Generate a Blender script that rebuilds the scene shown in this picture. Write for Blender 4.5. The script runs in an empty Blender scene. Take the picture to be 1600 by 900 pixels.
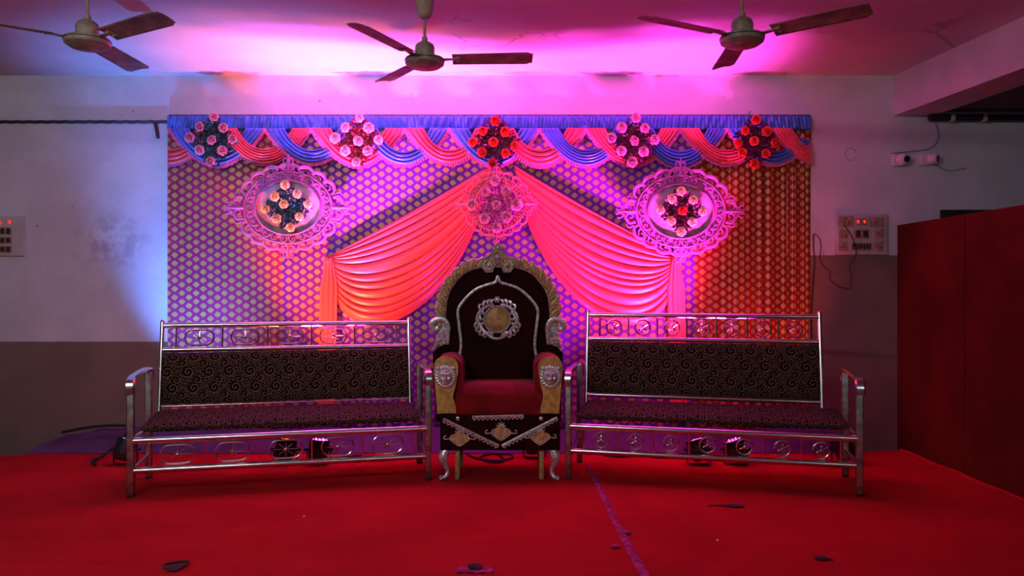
import bpy, math, random
from mathutils import Vector, Matrix
R = random.Random(7)
PI = math.pi
SC = bpy.context.scene
COL = SC.collection

# ------------------------------------------------------------------ camera, light, exposure
F = 1200.0                      # focal length in pixels of the 1600 px frame
CZ = 1.2                        # camera height above the stage
cam_d = bpy.data.cameras.new('camera'); cam_d.sensor_width = 36; cam_d.lens = 36*F/1600
cam_d.clip_start = 0.05; cam_d.clip_end = 100
cam = bpy.data.objects.new('camera', cam_d); COL.objects.link(cam)
cam.location = (0, 0, CZ); cam.rotation_euler = (PI/2, 0, 0)
SC.camera = cam
SC.view_settings.view_transform = 'Standard'; SC.view_settings.look = 'None'
SC.view_settings.gamma = 1; SC.view_settings.use_curve_mapping = False
SC.view_settings.exposure = 0.0

W = bpy.data.worlds.new('world'); SC.world = W; W.use_nodes = True
W.node_tree.nodes['Background'].inputs[0].default_value = (0.85, 0.75, 0.9, 1)
W.node_tree.nodes['Background'].inputs[1].default_value = 0.05

def area(name, loc, target, sx, sy, power, color):
    l = bpy.data.lights.new(name, 'AREA'); l.shape = 'RECTANGLE'; l.size = sx; l.size_y = sy
    l.energy = power; l.color = color
    o = bpy.data.objects.new(name, l); COL.objects.link(o); o.location = loc
    o.rotation_euler = (Vector(target)-Vector(loc)).to_track_quat('-Z', 'Y').to_euler()
    return o
area('hall_fill_light', (-2.2, 0.4, 2.74), (-1.3, 5.2, 0.9), 2.4, 0.16, 40, (1.0, 0.95, 0.97))  # both area lamps: added front fill, standing in for unseen hall lighting
area('hall_fill_light', (2.0, -3.5, 2.6), (0.6, 5.2, 0.6), 2.4, 0.12, 14, (0.85, 0.93, 1.0))

DW, DB = 5.848, 5.830             # distance of the back wall and of the backdrop cloth
DSTAGE = 5.60                   # back edge of the stage
CEIL = CZ + 332/F*DW
def P(px, py, d):
    return Vector(((px-800)/F*d, d, CZ + (450-py)/F*d))
# coloured stage lamps: pixel x of the foot, distance, aim point, colour, power, cone degrees
PARS = [
    (196, 5.22, (-2.02, 5.82, 2.40), (0.10, 0.28, 1.00), 350, 66, 'black stage lamp throwing blue light, at the left end of the left bench'),
    (446, 5.22, (-1.05, 5.70, 2.80), (1.00, 0.11, 0.04), 760, 62, 'black stage lamp throwing red light, the left one of two behind the left bench'),
    (498, 5.22, (-0.98, 5.32, 2.84), (0.80, 0.10, 0.96), 2100, 43, 'black stage lamp throwing violet light, the right one of two behind the left bench'),
    (835, 5.42, (-0.10, 5.76, 2.80), (0.70, 0.05, 1.00), 130, 80, 'black stage lamp throwing violet pink light, behind the throne'),
    (1092, 5.22, (0.45, 5.70, 2.80), (1.00, 0.05, 0.34), 560, 66, 'black stage lamp throwing pink light, the left one of two behind the right bench'),
    (1150, 5.22, (0.55, 5.40, 2.84), (1.00, 0.05, 0.70), 1500, 54, 'black stage lamp throwing magenta light, the right one of two behind the right bench'),
    (1318, 5.24, (1.60, 5.84, 2.00), (1.00, 0.06, 0.03), 66, 64, 'black stage lamp throwing red light, at the right end of the right bench'),
]

# ------------------------------------------------------------------ materials
def nodes_of(name):
    m = bpy.data.materials.new(name); m.use_nodes = True
    nt = m.node_tree
    return m, nt, nt.nodes['Principled BSDF']
class G:
    """small node-writing helper"""
    def __init__(s, nt): s.nt = nt
    def n(s, t, **k):
        o = s.nt.nodes.new(t)
        for a, b in k.items(): setattr(o, a, b)
        return o
    def set(s, sock, v):
        if isinstance(v, bpy.types.NodeSocket): s.nt.links.new(v, sock)
        else: sock.default_value = v
    def m(s, op, a, b=0.0, c=None, clamp=False):
        o = s.n('ShaderNodeMath', operation=op, use_clamp=clamp)
        s.set(o.inputs[0], a); s.set(o.inputs[1], b)
        if c is not None: s.set(o.inputs[2], c)
        return o.outputs[0]
    def mix(s, f, a, b):
        o = s.n('ShaderNodeMix', data_type='RGBA')
        s.set(o.inputs[0], f)
        for i, v in ((6, a), (7, b)):
            if isinstance(v, tuple) and len(v) == 3: v = v+(1,)
            s.set(o.inputs[i], v)
        return o.outputs[2]
    def sep(s, v):
        o = s.n('ShaderNodeSeparateXYZ'); s.set(o.inputs[0], v); return o.outputs
    def comb(s, x, y, z=0.0):
        o = s.n('ShaderNodeCombineXYZ')
        for i, v in enumerate((x, y, z)): s.set(o.inputs[i], v)
        return o.outputs[0]
    def coord(s, which='Object'): return s.n('ShaderNodeTexCoord').outputs[which]
    def noise(s, vec, scale, detail=3.0, rough=0.5):
        o = s.n('ShaderNodeTexNoise'); s.set(o.inputs['Vector'], vec); o.inputs['Scale'].default_value = scale
        o.inputs['Detail'].default_value = detail; o.inputs['Roughness'].default_value = rough
        return o.outputs[0]
    def step(s, x, lo, hi):
        o = s.n('ShaderNodeMapRange'); o.interpolation_type = 'SMOOTHSTEP'
        s.set(o.inputs[0], x); o.inputs[1].default_value = lo; o.inputs[2].default_value = hi
        o.inputs[3].default_value = 0; o.inputs[4].default_value = 1
        return o.outputs[0]
    def bump(s, h, strength, dist, bs):
        o = s.n('ShaderNodeBump'); s.set(o.inputs['Height'], h)
        o.inputs['Strength'].default_value = strength; o.inputs['Distance'].default_value = dist
        s.nt.links.new(o.outputs[0], bs.inputs['Normal'])
def plain(name, col, rough=0.6, metal=0.0, bump=0.0, bscale=200, var=0.0, vscale=8, spec=0.5, sheen=0.0, coat=0.0):
    m, nt, b = nodes_of(name); g = G(nt)
    b.inputs['Roughness'].default_value = rough; b.inputs['Metallic'].default_value = metal
    b.inputs['Specular IOR Level'].default_value = spec
    b.inputs['Sheen Weight'].default_value = sheen; b.inputs['Coat Weight'].default_value = coat
    co = g.coord('Object')
    nz = g.noise(co, vscale, 4)
    dark = tuple(c*(1-var) for c in col)
    light = tuple(min(1, c*(1+var*0.6)) for c in col)
    g.set(b.inputs['Base Color'], g.mix(g.step(nz, 0.35, 0.65), dark, light))
    if bump: g.bump(g.noise(co, bscale, 2), bump, 0.002, b)
    return m

def mat_wall():
    m, nt, b = nodes_of('painted_plaster'); g = G(nt); co = g.coord('Object'); x, y, z = g.sep(co)
    right = g.m('GREATER_THAN', x, 0.0)
    line = g.m('ADD', g.m('MULTIPLY', right, 1.452-0.795), 0.795)
    brown = g.m('LESS_THAN', g.m('ADD', z, g.m('MULTIPLY', g.noise(co, 6), 0.006)), line)
    n1 = g.step(g.noise(co, 2.2, 6, 0.65), 0.35, 0.7)
    white = g.mix(n1, (0.60, 0.61, 0.68), (0.72, 0.73, 0.80))
    # grimy patch on the left wall, cracks
    dx = g.m('SUBTRACT', x, -3.05); dz = g.m('SUBTRACT', z, 1.55)
    r = g.m('SQRT', g.m('ADD', g.m('MULTIPLY', dx, dx), g.m('MULTIPLY', dz, g.m('MULTIPLY', dz, 1.8))))
    patch = g.m('MULTIPLY', g.m('SUBTRACT', 1.0, g.step(r, 0.05, 0.42)), g.step(g.noise(co, 9, 8, 0.7), 0.42, 0.62))
    white = g.mix(g.m('MULTIPLY', patch, 0.55), white, (0.2, 0.19, 0.25))
    spots = g.step(g.noise(co, 14, 2), 0.74, 0.78)
    white = g.mix(g.m('MULTIPLY', spots, 0.6), white, (0.13, 0.1, 0.12))
    br = g.mix(g.step(g.noise(co, 3, 6), 0.3, 0.7), (0.19, 0.135, 0.105), (0.24, 0.17, 0.135))
    g.set(b.inputs['Base Color'], g.mix(brown, white, br))
    b.inputs['Roughness'].default_value = 0.75
    g.bump(g.noise(co, 60, 4), 0.25, 0.004, b)
    return m
def mat_ceiling():
    m, nt, b = nodes_of('ceiling_paint'); g = G(nt); co = g.coord('Object')
    n = g.step(g.noise(co, 1.6, 7, 0.65), 0.35, 0.7)
    c = g.mix(n, (0.62, 0.60, 0.62), (0.72, 0.70, 0.72))
    v = g.n('ShaderNodeTexVoronoi', feature='DISTANCE_TO_EDGE'); v.inputs['Scale'].default_value = 0.55
    g.set(v.inputs['Vector'], g.comb(*[g.m('ADD', s, g.m('MULTIPLY', g.noise(co, 4, 4), 0.5)) for s in g.sep(co)[:2]]))
    crack = g.m('MULTIPLY', g.m('SUBTRACT', 1.0, g.step(v.outputs['Distance'], 0.0, 0.012)), g.step(g.noise(co, 1.3), 0.48, 0.6))
    g.set(b.inputs['Base Color'], g.mix(g.m('MULTIPLY', crack, 0.5), c, (0.2, 0.15, 0.2)))
    b.inputs['Roughness'].default_value = 0.8
    g.bump(g.noise(co, 40, 4), 0.2, 0.004, b)
    return m
def mat_carpet():
    m, nt, b = nodes_of('red_carpet'); g = G(nt); co = g.coord('Object'); x, y, z = g.sep(co)
    n = g.noise(co, 2.0, 6, 0.6)
    c = g.mix(g.step(n, 0.3, 0.7), (0.37, 0.009, 0.010), (0.46, 0.012, 0.014))
    fine = g.noise(co, 300, 2)
    c = g.mix(g.m('MULTIPLY', g.step(fine, 0.5, 0.9), 0.5), c, (0.25, 0.006, 0.01))
    # long creases running across the carpet, trodden dirt
    cr = g.noise(g.comb(g.m('MULTIPLY', x, 0.55), g.m('MULTIPLY', y, 7.0)), 1.0, 3)
    dirt = g.step(g.noise(g.comb(g.m('MULTIPLY', x, 2.0), g.m('MULTIPLY', y, 9.0)), 1.3, 5, 0.6), 0.62, 0.72)
    c = g.mix(g.m('MULTIPLY', dirt, 0.35), c, (0.16, 0.004, 0.01))
    g.set(b.inputs['Base Color'], c)
    b.inputs['Roughness'].default_value = 0.95; b.inputs['Specular IOR Level'].default_value = 0.08
    h = g.m('ADD', g.m('MULTIPLY', cr, 4.0), g.m('MULTIPLY', fine, 0.25))
    g.bump(h, 0.35, 0.01, b)
    return m
def mat_brocade(name, base, dark, gold=(0.62, 0.48, 0.11)):
    m, nt, b = nodes_of(name); g = G(nt); uv = g.coord('UV'); u, v, _ = g.sep(uv)
    U = g.m('DIVIDE', u, 0.1085); V = g.m('DIVIDE', v, 0.0645)
    masks = []; inner = []
    for off in (0.0, 0.5):
        a = g.m('ABSOLUTE', g.m('SUBTRACT', g.m('FRACT', g.m('ADD', U, off+50)), 0.5))
        c = g.m('ABSOLUTE', g.m('SUBTRACT', g.m('FRACT', g.m('ADD', V, off+50)), 0.5))
        q = g.m('ADD', g.m('POWER', g.m('DIVIDE', a, 0.225), 1.25), g.m('POWER', g.m('DIVIDE', c, 0.335), 1.45))
        masks.append(g.m('LESS_THAN', q, 1.0))
        # the little branch woven inside each motif: dark lines
        l1 = g.m('MULTIPLY', g.m('GREATER_THAN', g.m('SINE', g.m('MULTIPLY', a, 62.0)), 0.55), g.m('GREATER_THAN', g.m('SINE', g.m('MULTIPLY', c, 40.0)), -0.2))
        l2 = g.m('MULTIPLY', g.m('GREATER_THAN', q, 0.55), g.m('LESS_THAN', q, 0.68))
        inner.append(g.m('MAXIMUM', l1, l2))
    gm = g.m('MAXIMUM', masks[0], masks[1])
    det = g.m('MAXIMUM', g.m('MULTIPLY', masks[0], inner[0]), g.m('MULTIPLY', masks[1], inner[1]))
    wear = g.noise(uv, 18, 3)
    goldc = g.mix(g.step(wear, 0.35, 0.65), tuple(x*0.8 for x in gold), gold)
    goldc = g.mix(g.m('MULTIPLY', det, 0.8), goldc, tuple(0.5*x+0.5*y for x, y in zip(base, (0.3, 0.2, 0.08))))
    cloth = g.mix(g.step(g.noise(uv, 3, 2), 0.3, 0.7), dark, base)
    g.set(b.inputs['Base Color'], g.mix(gm, cloth, goldc))
    g.set(b.inputs['Metallic'], g.m('MULTIPLY', gm, 0.25))
    g.set(b.inputs['Roughness'], g.m('SUBTRACT', 0.55, g.m('MULTIPLY', gm, 0.12)))
    b.inputs['Specular IOR Level'].default_value = 0.4
    g.bump(g.m('ADD', gm, g.m('MULTIPLY', g.noise(uv, 12, 3), 3.0)), 0.25, 0.002, b)
    return m
def mat_swirl(name, yc=0.0):
    """black velvet with dull bronze scrollwork"""
    m, nt, b = nodes_of(name); g = G(nt); u, v, _ = g.sep(g.coord('UV'))
    out = None
    for (pu, pv, ou, ov, rad, tw, sgn, off) in ((0.125, 0.20, 0, 0, 0.036, 290, 1, 0.0), (0.125, 0.20, 0.3, 0.5, 0.036, 290, 1, 0.0),
                                         (0.125, 0.20, 0.55, 0.24, 0.024, 330, -1, 1.0), (0.125, 0.20, 0.85, 0.76, 0.024, 330, -1, 1.0),
                                         (0.125, 0.20, 0.52, 0.04, 0.015, 420, 1, 2.0), (0.125, 0.20, 0.82, 0.54, 0.015, 420, 1, 2.0)):
        a = g.m('MULTIPLY', g.m('SUBTRACT', g.m('FRACT', g.m('ADD', g.m('DIVIDE', u, pu), ou+40)), 0.5), pu)
        c = g.m('MULTIPLY', g.m('SUBTRACT', g.m('FRACT', g.m('ADD', g.m('DIVIDE', v, pv), ov+40)), 0.5), pv)
        r = g.m('SQRT', g.m('ADD', g.m('MULTIPLY', a, a), g.m('MULTIPLY', c, c)))
        th = g.m('ARCTAN2', c, a)
        s = g.m('SINE', g.m('ADD', g.m('MULTIPLY', th, float(sgn)), g.m('ADD', g.m('MULTIPLY', r, float(tw)), off)))
        ln = g.step(s, 0.60, 0.85)
        inside = g.m('SUBTRACT', 1.0, g.step(r, rad-0.002, rad))
        o = g.m('MULTIPLY', ln, inside)
        out = (o, inside) if out is None else (g.m('MAXIMUM', out[0], o), g.m('MAXIMUM', out[1], inside))
    # vines filling the rest
    w = g.n('ShaderNodeTexVoronoi', feature='DISTANCE_TO_EDGE', voronoi_dimensions='2D'); w.inputs['Scale'].default_value = 62
    g.set(w.inputs['Vector'], g.comb(g.m('ADD', u, g.m('MULTIPLY', g.m('SINE', g.m('MULTIPLY', v, 90.0)), 0.006)), v))
    vine = g.m('MULTIPLY', g.m('LESS_THAN', w.outputs['Distance'], 0.085), g.m('SUBTRACT', 1.0, out[1]))
    pat = g.m('MAXIMUM', out[0], g.m('MULTIPLY', vine, 0.9))
    g.set(b.inputs['Base Color'], g.mix(pat, (0.010, 0.006, 0.006), (0.22, 0.14, 0.085)))
    b.inputs['Roughness'].default_value = 0.9
    b.inputs['Specular IOR Level'].default_value = 0.06
    g.bump(pat, 0.4, 0.002, b)
    return m
def mat_emit(name, col, strength):
    m, nt, b = nodes_of(name)
    b.inputs['Base Color'].default_value = (*col, 1); b.inputs['Emission Color'].default_value = (*col, 1)
    b.inputs['Emission Strength'].default_value = strength
    return m
M = dict(
    wall=mat_wall(), ceiling=mat_ceiling(), carpet=mat_carpet(),
    slab=plain('shaded_concrete', (0.07, 0.075, 0.08), 0.9, bump=0.3, bscale=60, var=0.2),
    beam=plain('beam_paint', (0.62, 0.56, 0.60), 0.8, bump=0.3, bscale=50, var=0.08, vscale=3),
    hallfloor=plain('cement_floor', (0.12, 0.11, 0.10), 0.8, var=0.3, vscale=3),
    partition=plain('red_partition_board', (0.10, 0.010, 0.005), 0.85, spec=0.1, bump=0.15, bscale=40, var=0.3, vscale=1.5),
    darkpaint=plain('dark_ledge', (0.05, 0.03, 0.05), 0.7, var=0.4, vscale=12),
    black=plain('black_metal', (0.012, 0.012, 0.014), 0.5, var=0.2),
    cable=plain('black_cable', (0.010, 0.010, 0.012), 0.6),
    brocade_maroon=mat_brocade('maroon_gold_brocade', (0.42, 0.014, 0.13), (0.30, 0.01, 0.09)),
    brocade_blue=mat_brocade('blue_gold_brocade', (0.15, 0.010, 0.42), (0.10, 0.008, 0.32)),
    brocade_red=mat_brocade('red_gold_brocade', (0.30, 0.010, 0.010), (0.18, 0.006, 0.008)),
    satin_blue=plain('blue_satin', (0.05, 0.16, 0.66), 0.26, var=0.15, sheen=0.2),
    satin_pink=plain('coral_satin', (0.78, 0.08, 0.12), 0.32, var=0.12, sheen=0.2),
    drape=plain('coral_drape', (0.84, 0.105, 0.095), 0.38, var=0.06, sheen=0.2),
    fringe=plain('pink_fringe', (0.60, 0.14, 0.34), 0.8, bump=0.6, bscale=400, var=0.2, vscale=120),
    purple=plain('violet_sheet', (0.085, 0.032, 0.10), 0.7, var=0.2, sheen=0.1),
    frame_white=plain('white_resin', (0.42, 0.13, 0.36), 0.5, var=0.1, vscale=20),
    frame_coral=plain('coral_pink_resin', (0.78, 0.16, 0.26), 0.45, var=0.1, vscale=20),
    satin_pale=plain('pale_satin', (0.46, 0.36, 0.42), 0.32, var=0.35, vscale=9),
    chrome=plain('chrome_steel', (0.78, 0.79, 0.80), 0.20, metal=1.0, var=0.06, vscale=30),
    chrome_dull=plain('brushed_steel', (0.42, 0.40, 0.40), 0.38, metal=1.0, var=0.3, vscale=25),
    silver=plain('silver_leaf', (0.74, 0.72, 0.75), 0.34, metal=0.6, var=0.35, vscale=60),
    silver_smooth=plain('polished_silver', (0.66, 0.64, 0.66), 0.36, metal=0.6, var=0.08, vscale=20),
    gold=plain('gold_paint', (0.62, 0.42, 0.12), 0.42, metal=0.15, var=0.3, vscale=30, bump=0.2, bscale=80),
    gold_leaf=plain('old_gold', (0.50, 0.34, 0.13), 0.5, metal=0.15, var=0.3, vscale=30),
    velvet_dark=plain('dark_maroon_velvet', (0.022, 0.0026, 0.0030), 0.9, sheen=0.02, var=0.3, spec=0.15),
    velvet_red=plain('red_velvet', (0.23, 0.005, 0.010), 0.8, sheen=0.06, var=0.25, spec=0.2),
    fan_metal=plain('cream_fan_enamel', (0.34, 0.29, 0.22), 0.5, var=0.35, vscale=18),
    fan_blade=plain('dusty_fan_blade', (0.27, 0.19, 0.17), 0.6, var=0.4, vscale=12),
    plate=plain('switch_plate', (0.52, 0.50, 0.50), 0.5, var=0.1),
    module=plain('dirty_switch_module', (0.42, 0.26, 0.20), 0.6, var=0.3, vscale=40),
    switch_black=plain('black_switch', (0.04, 0.03, 0.03), 0.4),
    led=mat_emit('red_indicator', (1.0, 0.05, 0.03), 0.9),
    camera_white=plain('white_plastic', (0.70, 0.62, 0.68), 0.4),
    lens_black=plain('black_glass', (0.01, 0.01, 0.012), 0.08),
    conduit=plain('grey_conduit', (0.30, 0.28, 0.27), 0.6, var=0.2),
    magenta_powder=plain('magenta_cloth', (0.36, 0.012, 0.13), 0.9, bump=0.6, bscale=120, var=0.5, vscale=25),
    scrap=plain('dark_scrap', (0.035, 0.02, 0.02), 0.8, var=0.4, vscale=40),
    paper=plain('white_paper', (0.8, 0.7, 0.75), 0.8),
    rose_pink=plain('pink_rose', (0.80, 0.34, 0.48), 0.55, var=0.2, vscale=40),
    rose_pale=plain('pale_pink_rose', (0.85, 0.62, 0.66), 0.55, var=0.12, vscale=40),
    rose_red=plain('red_rose', (0.80, 0.050, 0.025), 0.5, var=0.2, vscale=40),
    rose_yellow=plain('cream_yellow_rose', (0.90, 0.76, 0.36), 0.55, var=0.1, vscale=40),
    leaf_green=plain('green_tinsel', (0.04, 0.13, 0.16), 0.35, var=0.7, vscale=60),
    leaf_plum=plain('plum_tinsel', (0.13, 0.02, 0.06), 0.35, var=0.7, vscale=60),
    leaf_red=plain('crimson_leaves', (0.40, 0.03, 0.06), 0.45, var=0.8, vscale=60),
    leaf_pink=plain('pink_filler', (0.55, 0.12, 0.38), 0.5, var=0.6, vscale=60),
)

# ------------------------------------------------------------------ mesh builder
class MB:
    def __init__(s): s.v = []; s.f = []; s.uv = {}; s.has_uv = False
    def add(s, vs, fs, uvs=None):
        o = len(s.v); s.v += [Vector(v) for v in vs]
        s.f += [tuple(i+o for i in f) for f in fs]
        if uvs:
            s.has_uv = True
            for i, u in enumerate(uvs): s.uv[o+i] = u
        return s
    def box(s, a, b, bev=0.0):
        x0, y0, z0 = a; x1, y1, z1 = b
        if bev <= 0:
            vs = [(x, y, z) for z in (z0, z1) for y in (y0, y1) for x in (x0, x1)]
            return s.add(vs, [(0, 2, 3, 1), (4, 5, 7, 6), (0, 1, 5, 4), (2, 6, 7, 3), (0, 4, 6, 2), (1, 3, 7, 5)])
        import bmesh
        bm = bmesh.new(); bmesh.ops.create_cube(bm, size=1)
        for v in bm.verts:
            v.co = Vector(((x0+x1)/2+v.co.x*(x1-x0), (y0+y1)/2+v.co.y*(y1-y0), (z0+z1)/2+v.co.z*(z1-z0)))
        bmesh.ops.bevel(bm, geom=list(bm.edges), offset=bev, segments=3, affect='EDGES', profile=0.5)
        bm.verts.index_update()
        s.add([v.co.copy() for v in bm.verts], [tuple(v.index for v in f.verts) for f in bm.faces]); bm.free()
        return s
    def tube(s, pts, r, seg=10, closed=False, flat=1.0, up=None, caps=True, square=False):
        """sweep a round (or flattened / square) section along points; r is a number or list"""
        pts = [Vector(p) for p in pts]; n = len(pts)
        rs = r if isinstance(r, (list, tuple)) else [r]*n
        rings = []; prev = None
        for i, p in enumerate(pts):
            if closed: t = pts[(i+1) % n]-pts[i-1]
            else: t = pts[min(i+1, n-1)]-pts[max(i-1, 0)]
            if t.length < 1e-9: t = Vector((0, 0, 1))
            t.normalize()
            if up is not None: a = Vector(up)
            elif prev is not None: a = prev
            else: a = Vector((0, 0, 1)) if abs(t.z) < 0.9 else Vector((1, 0, 0))
            e2 = a - t*a.dot(t)
            if e2.length < 1e-6: e2 = t.orthogonal()
            e2.normalize(); e1 = t.cross(e2); prev = e2
            ring = []
            for k in range(seg):
                ang = 2*PI*k/seg + (PI/seg if square else 0)
                rr = rs[i]*(math.sqrt(2) if square else 1)
                ring.append(p + e1*math.cos(ang)*rr + e2*math.sin(ang)*rr*flat)
            rings.append(ring)
        vs = [q for rg in rings for q in rg]; fs = []
        m = n if closed else n-1
        for i in range(m):
            j = (i+1) % n
            for k in range(seg):
                l = (k+1) % seg
                fs.append((i*seg+k, i*seg+l, j*seg+l, j*seg+k))
        if caps and not closed:
            fs.append(tuple(range(seg))[::-1]); fs.append(tuple((n-1)*seg+k for k in range(seg)))
        return s.add(vs, fs)
    def cyl(s, a, b, r, seg=16, r2=None): return s.tube([a, b], [r, r if r2 is None else r2], seg)
    def lathe(s, prof, mat=Matrix(), seg=24):
        """prof: (radius, height) along local z"""
        vs = []; fs = []; n = len(prof)
        for (r, z) in prof:
            for k in range(seg):
                a = 2*PI*k/seg; vs.append(mat @ Vector((r*math.cos(a), r*math.sin(a), z)))
        for i in range(n-1):
            for k in range(seg):
                l = (k+1) % seg; fs.append((i*seg+k, i*seg+l, (i+1)*seg+l, (i+1)*seg+k))
        if prof[0][0] > 1e-5: fs.append(tuple(range(seg))[::-1])
        if prof[-1][0] > 1e-5: fs.append(tuple((n-1)*seg+k for k in range(seg)))
        return s.add(vs, fs)
    def ball(s, c, r, sx=1, sy=1, sz=1, n=10):
        prof = [(max(1e-6, math.sin(PI*i/n)), -math.cos(PI*i/n)) for i in range(n+1)]
        mt = Matrix.Translation(Vector(c)) @ Matrix.Diagonal((r*sx, r*sy, r*sz, 1))
        return s.lathe(prof, mt, max(8, int(n*1.4)))
    def grid(s, fn, nu, nv, uvf=None):
        vs = []; uv = []
        for j in range(nv+1):
            for i in range(nu+1):
                vs.append(fn(i/nu, j/nv))
                if uvf: uv.append(uvf(i/nu, j/nv))
        w = nu+1
        fs = [(j*w+i, j*w+i+1, (j+1)*w+i+1, (j+1)*w+i) for j in range(nv) for i in range(nu)]
        return s.add(vs, fs, uv if uvf else None)
    def prism(s, poly, y0, y1, fan=None):
        """poly = (x,z) outline extruded between y0 (front) and y1"""
        n = len(poly)
        vs = [(x, y0, z) for x, z in poly]+[(x, y1, z) for x, z in poly]
        fs = [tuple(range(n)), tuple(range(2*n-1, n-1, -1))]
        fs += [(i, (i+1) % n, (i+1) % n+n, i+n)[::-1] for i in range(n)]
        return s.add(vs, fs)
    def build(s, name, mat, parent=None, smooth=True, loc=None, sharp=40):
        me = bpy.data.meshes.new(name)
        off = Vector(loc) if loc is not None else Vector((0, 0, 0))
        me.from_pydata([tuple(v-off) for v in s.v], [], s.f); me.update()
        if s.has_uv:
            ul = me.uv_layers.new(name='UVMap')
            for l in me.loops:
                ul.data[l.index].uv = s.uv.get(l.vertex_index, (0, 0))
        me.materials.append(mat)
        if smooth:
            me.shade_smooth()
            me.set_sharp_from_angle(angle=math.radians(sharp))
        o = bpy.data.objects.new(name, me); COL.objects.link(o)
        if parent is not None: o.parent = parent
        elif loc is not None: o.location = off
        return o
def tag(o, label=None, cat=None, group=None, kind=None):
    if label: o['label'] = label
    if cat: o['category'] = cat
    if group: o['group'] = group
    if kind: o['kind'] = kind
    return o
def empty(name, loc, rz=0, label=None, cat=None, group=None):
    o = bpy.data.objects.new(name, None); COL.objects.link(o); o.location = loc; o.rotation_euler = (0, 0, rz)
    o.empty_display_size = 0.1
    return tag(o, label, cat, group)
def solid(o, t, off=0):
    md = o.modifiers.new('thickness', 'SOLIDIFY'); md.thickness = t; md.offset = off; return o
def bez(p0, p1, p2, p3, t):
    a = (1-t)
    return p0*(a**3)+p1*(3*a*a*t)+p2*(3*a*t*t)+p3*(t**3)
def smooth_path(pts, n=8, closed=False):
    """Catmull-Rom through points"""
    pts = [Vector(p) for p in pts]; out = []; m = len(pts)
    rng = range(m if closed else m-1)
    for i in rng:
        g = (lambda k: pts[k % m]) if closed else (lambda k: pts[max(0, min(m-1, k))])
        a, b, c, d = g(i-1), g(i), g(i+1), g(i+2)
        for k in range(n):
            t = k/n
            out.append(0.5*((2*b)+(c-a)*t+(2*a-5*b+4*c-d)*t*t+(3*b-a-3*c+d)*t**3))
    if not closed: out.append(pts[-1].copy())
    return out

# ------------------------------------------------------------------ the room
tag(MB().box((-7, DW, -0.6), (7, DW+0.2, CEIL)).build('wall_back', M['wall'], smooth=False), kind='structure')
tag(MB().box((-7, -5, CEIL), (7, DW+0.2, CEIL+0.15)).build('ceiling', M['ceiling'], smooth=False), kind='structure')
tag(MB().box((-7.2, -5, -0.6), (-7, DW+0.2, CEIL)).build('wall_left', M['beam'], smooth=False), kind='structure')
tag(MB().box((-7, -5, -0.62), (7, DW, -0.5)).build('floor', M['hallfloor'], smooth=False), kind='structure')
# ceiling beam, running slightly askew, and the lower slab beyond it, its shade put into a dark colour
zb = CZ + 269/F*DW
bx = MB()
A, B2 = Vector((2.905, DW, 0)), Vector((3.83, -2.4, 0))
wv = Vector((0.30, 0, 0))
bx.add([A+Vector((0, 0, zb)), A+wv+Vector((0, 0, zb)), B2+wv+Vector((0, 0, zb)), B2+Vector((0, 0, zb)),
        A+Vector((0, 0, CEIL)), A+wv+Vector((0, 0, CEIL)), B2+wv+Vector((0, 0, CEIL)), B2+Vector((0, 0, CEIL))],
       [(0, 1, 2, 3), (4, 7, 6, 5), (0, 3, 7, 4), (1, 5, 6, 2), (0, 4, 5, 1), (3, 2, 6, 7)])
tag(bx.build('ceiling_beam', M['beam'], smooth=False), kind='structure')
lb = MB()
lb.add([(3.205, DW, zb+0.03), (7, DW, zb+0.03), (7, -2.4, zb+0.03), (4.13, -2.4, zb+0.03),
        (3.205, DW, zb+0.15), (7, DW, zb+0.15), (7, -2.4, zb+0.15), (4.13, -2.4, zb+0.15)],
       [(0, 1, 2, 3), (4, 7, 6, 5), (0, 3, 7, 4), (1, 5, 6, 2), (0, 4, 5, 1), (3, 2, 6, 7)])
tag(lb.build('ceiling_lower_slab', M['slab'], smooth=False), kind='structure')
# trim ledge on the left part of the wall
MBt = MB()
z0 = P(0, 190.5, DW).z
MBt.grid(lambda u, v: Vector((-7+u*(7-2.62), DW-0.03*math.sin(PI*v)-0.001, z0-0.013+0.026*v+0.002*math.sin(u*300))), 200, 6)
tag(MBt.build('trim_1', M['darkpaint']), kind='structure')
# dark doorway head seen above the partition
dz = P(1468, 328, DW)
tag(MB().box((dz.x, DW-0.02, -0.5), (dz.x+0.95, DW-0.004, dz.z), 0.004).build('door_1', M['black'], smooth=False), kind='structure')
# carpeted stage
STR = 2.87
def stage():
    out = [(-3.95, 1.9), (STR, 1.9), (STR, 5.68), (2.2, DSTAGE), (-3.28, DSTAGE), (-3.62, 5.50), (-3.95, 5.36)]
    m = MB(); n = len(out)
    m.add([(x, y, 0) for x, y in out]+[(x, y, -0.499) for x, y in out],
          [tuple(range(n))]+[(i, i+n, (i+1) % n+n, (i+1) % n) for i in range(n)]+[tuple(range(2*n-1, n-1, -1))])
    return m
st = stage().build('stage_platform', M['carpet'], smooth=False)
tag(st, 'low stage platform covered in plain red carpet', 'stage')
# rolled carpet edge on the right
pts = [Vector((STR-0.004+0.006*math.sin(k*1.7), 5.66-k*0.14, 0.004+0.005*abs(math.sin(k*2.3)))) for k in range(27)]
MB().tube(smooth_path(pts, 4), 0.014, 8).build('carpet_edge', M['carpet'], st)
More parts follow.
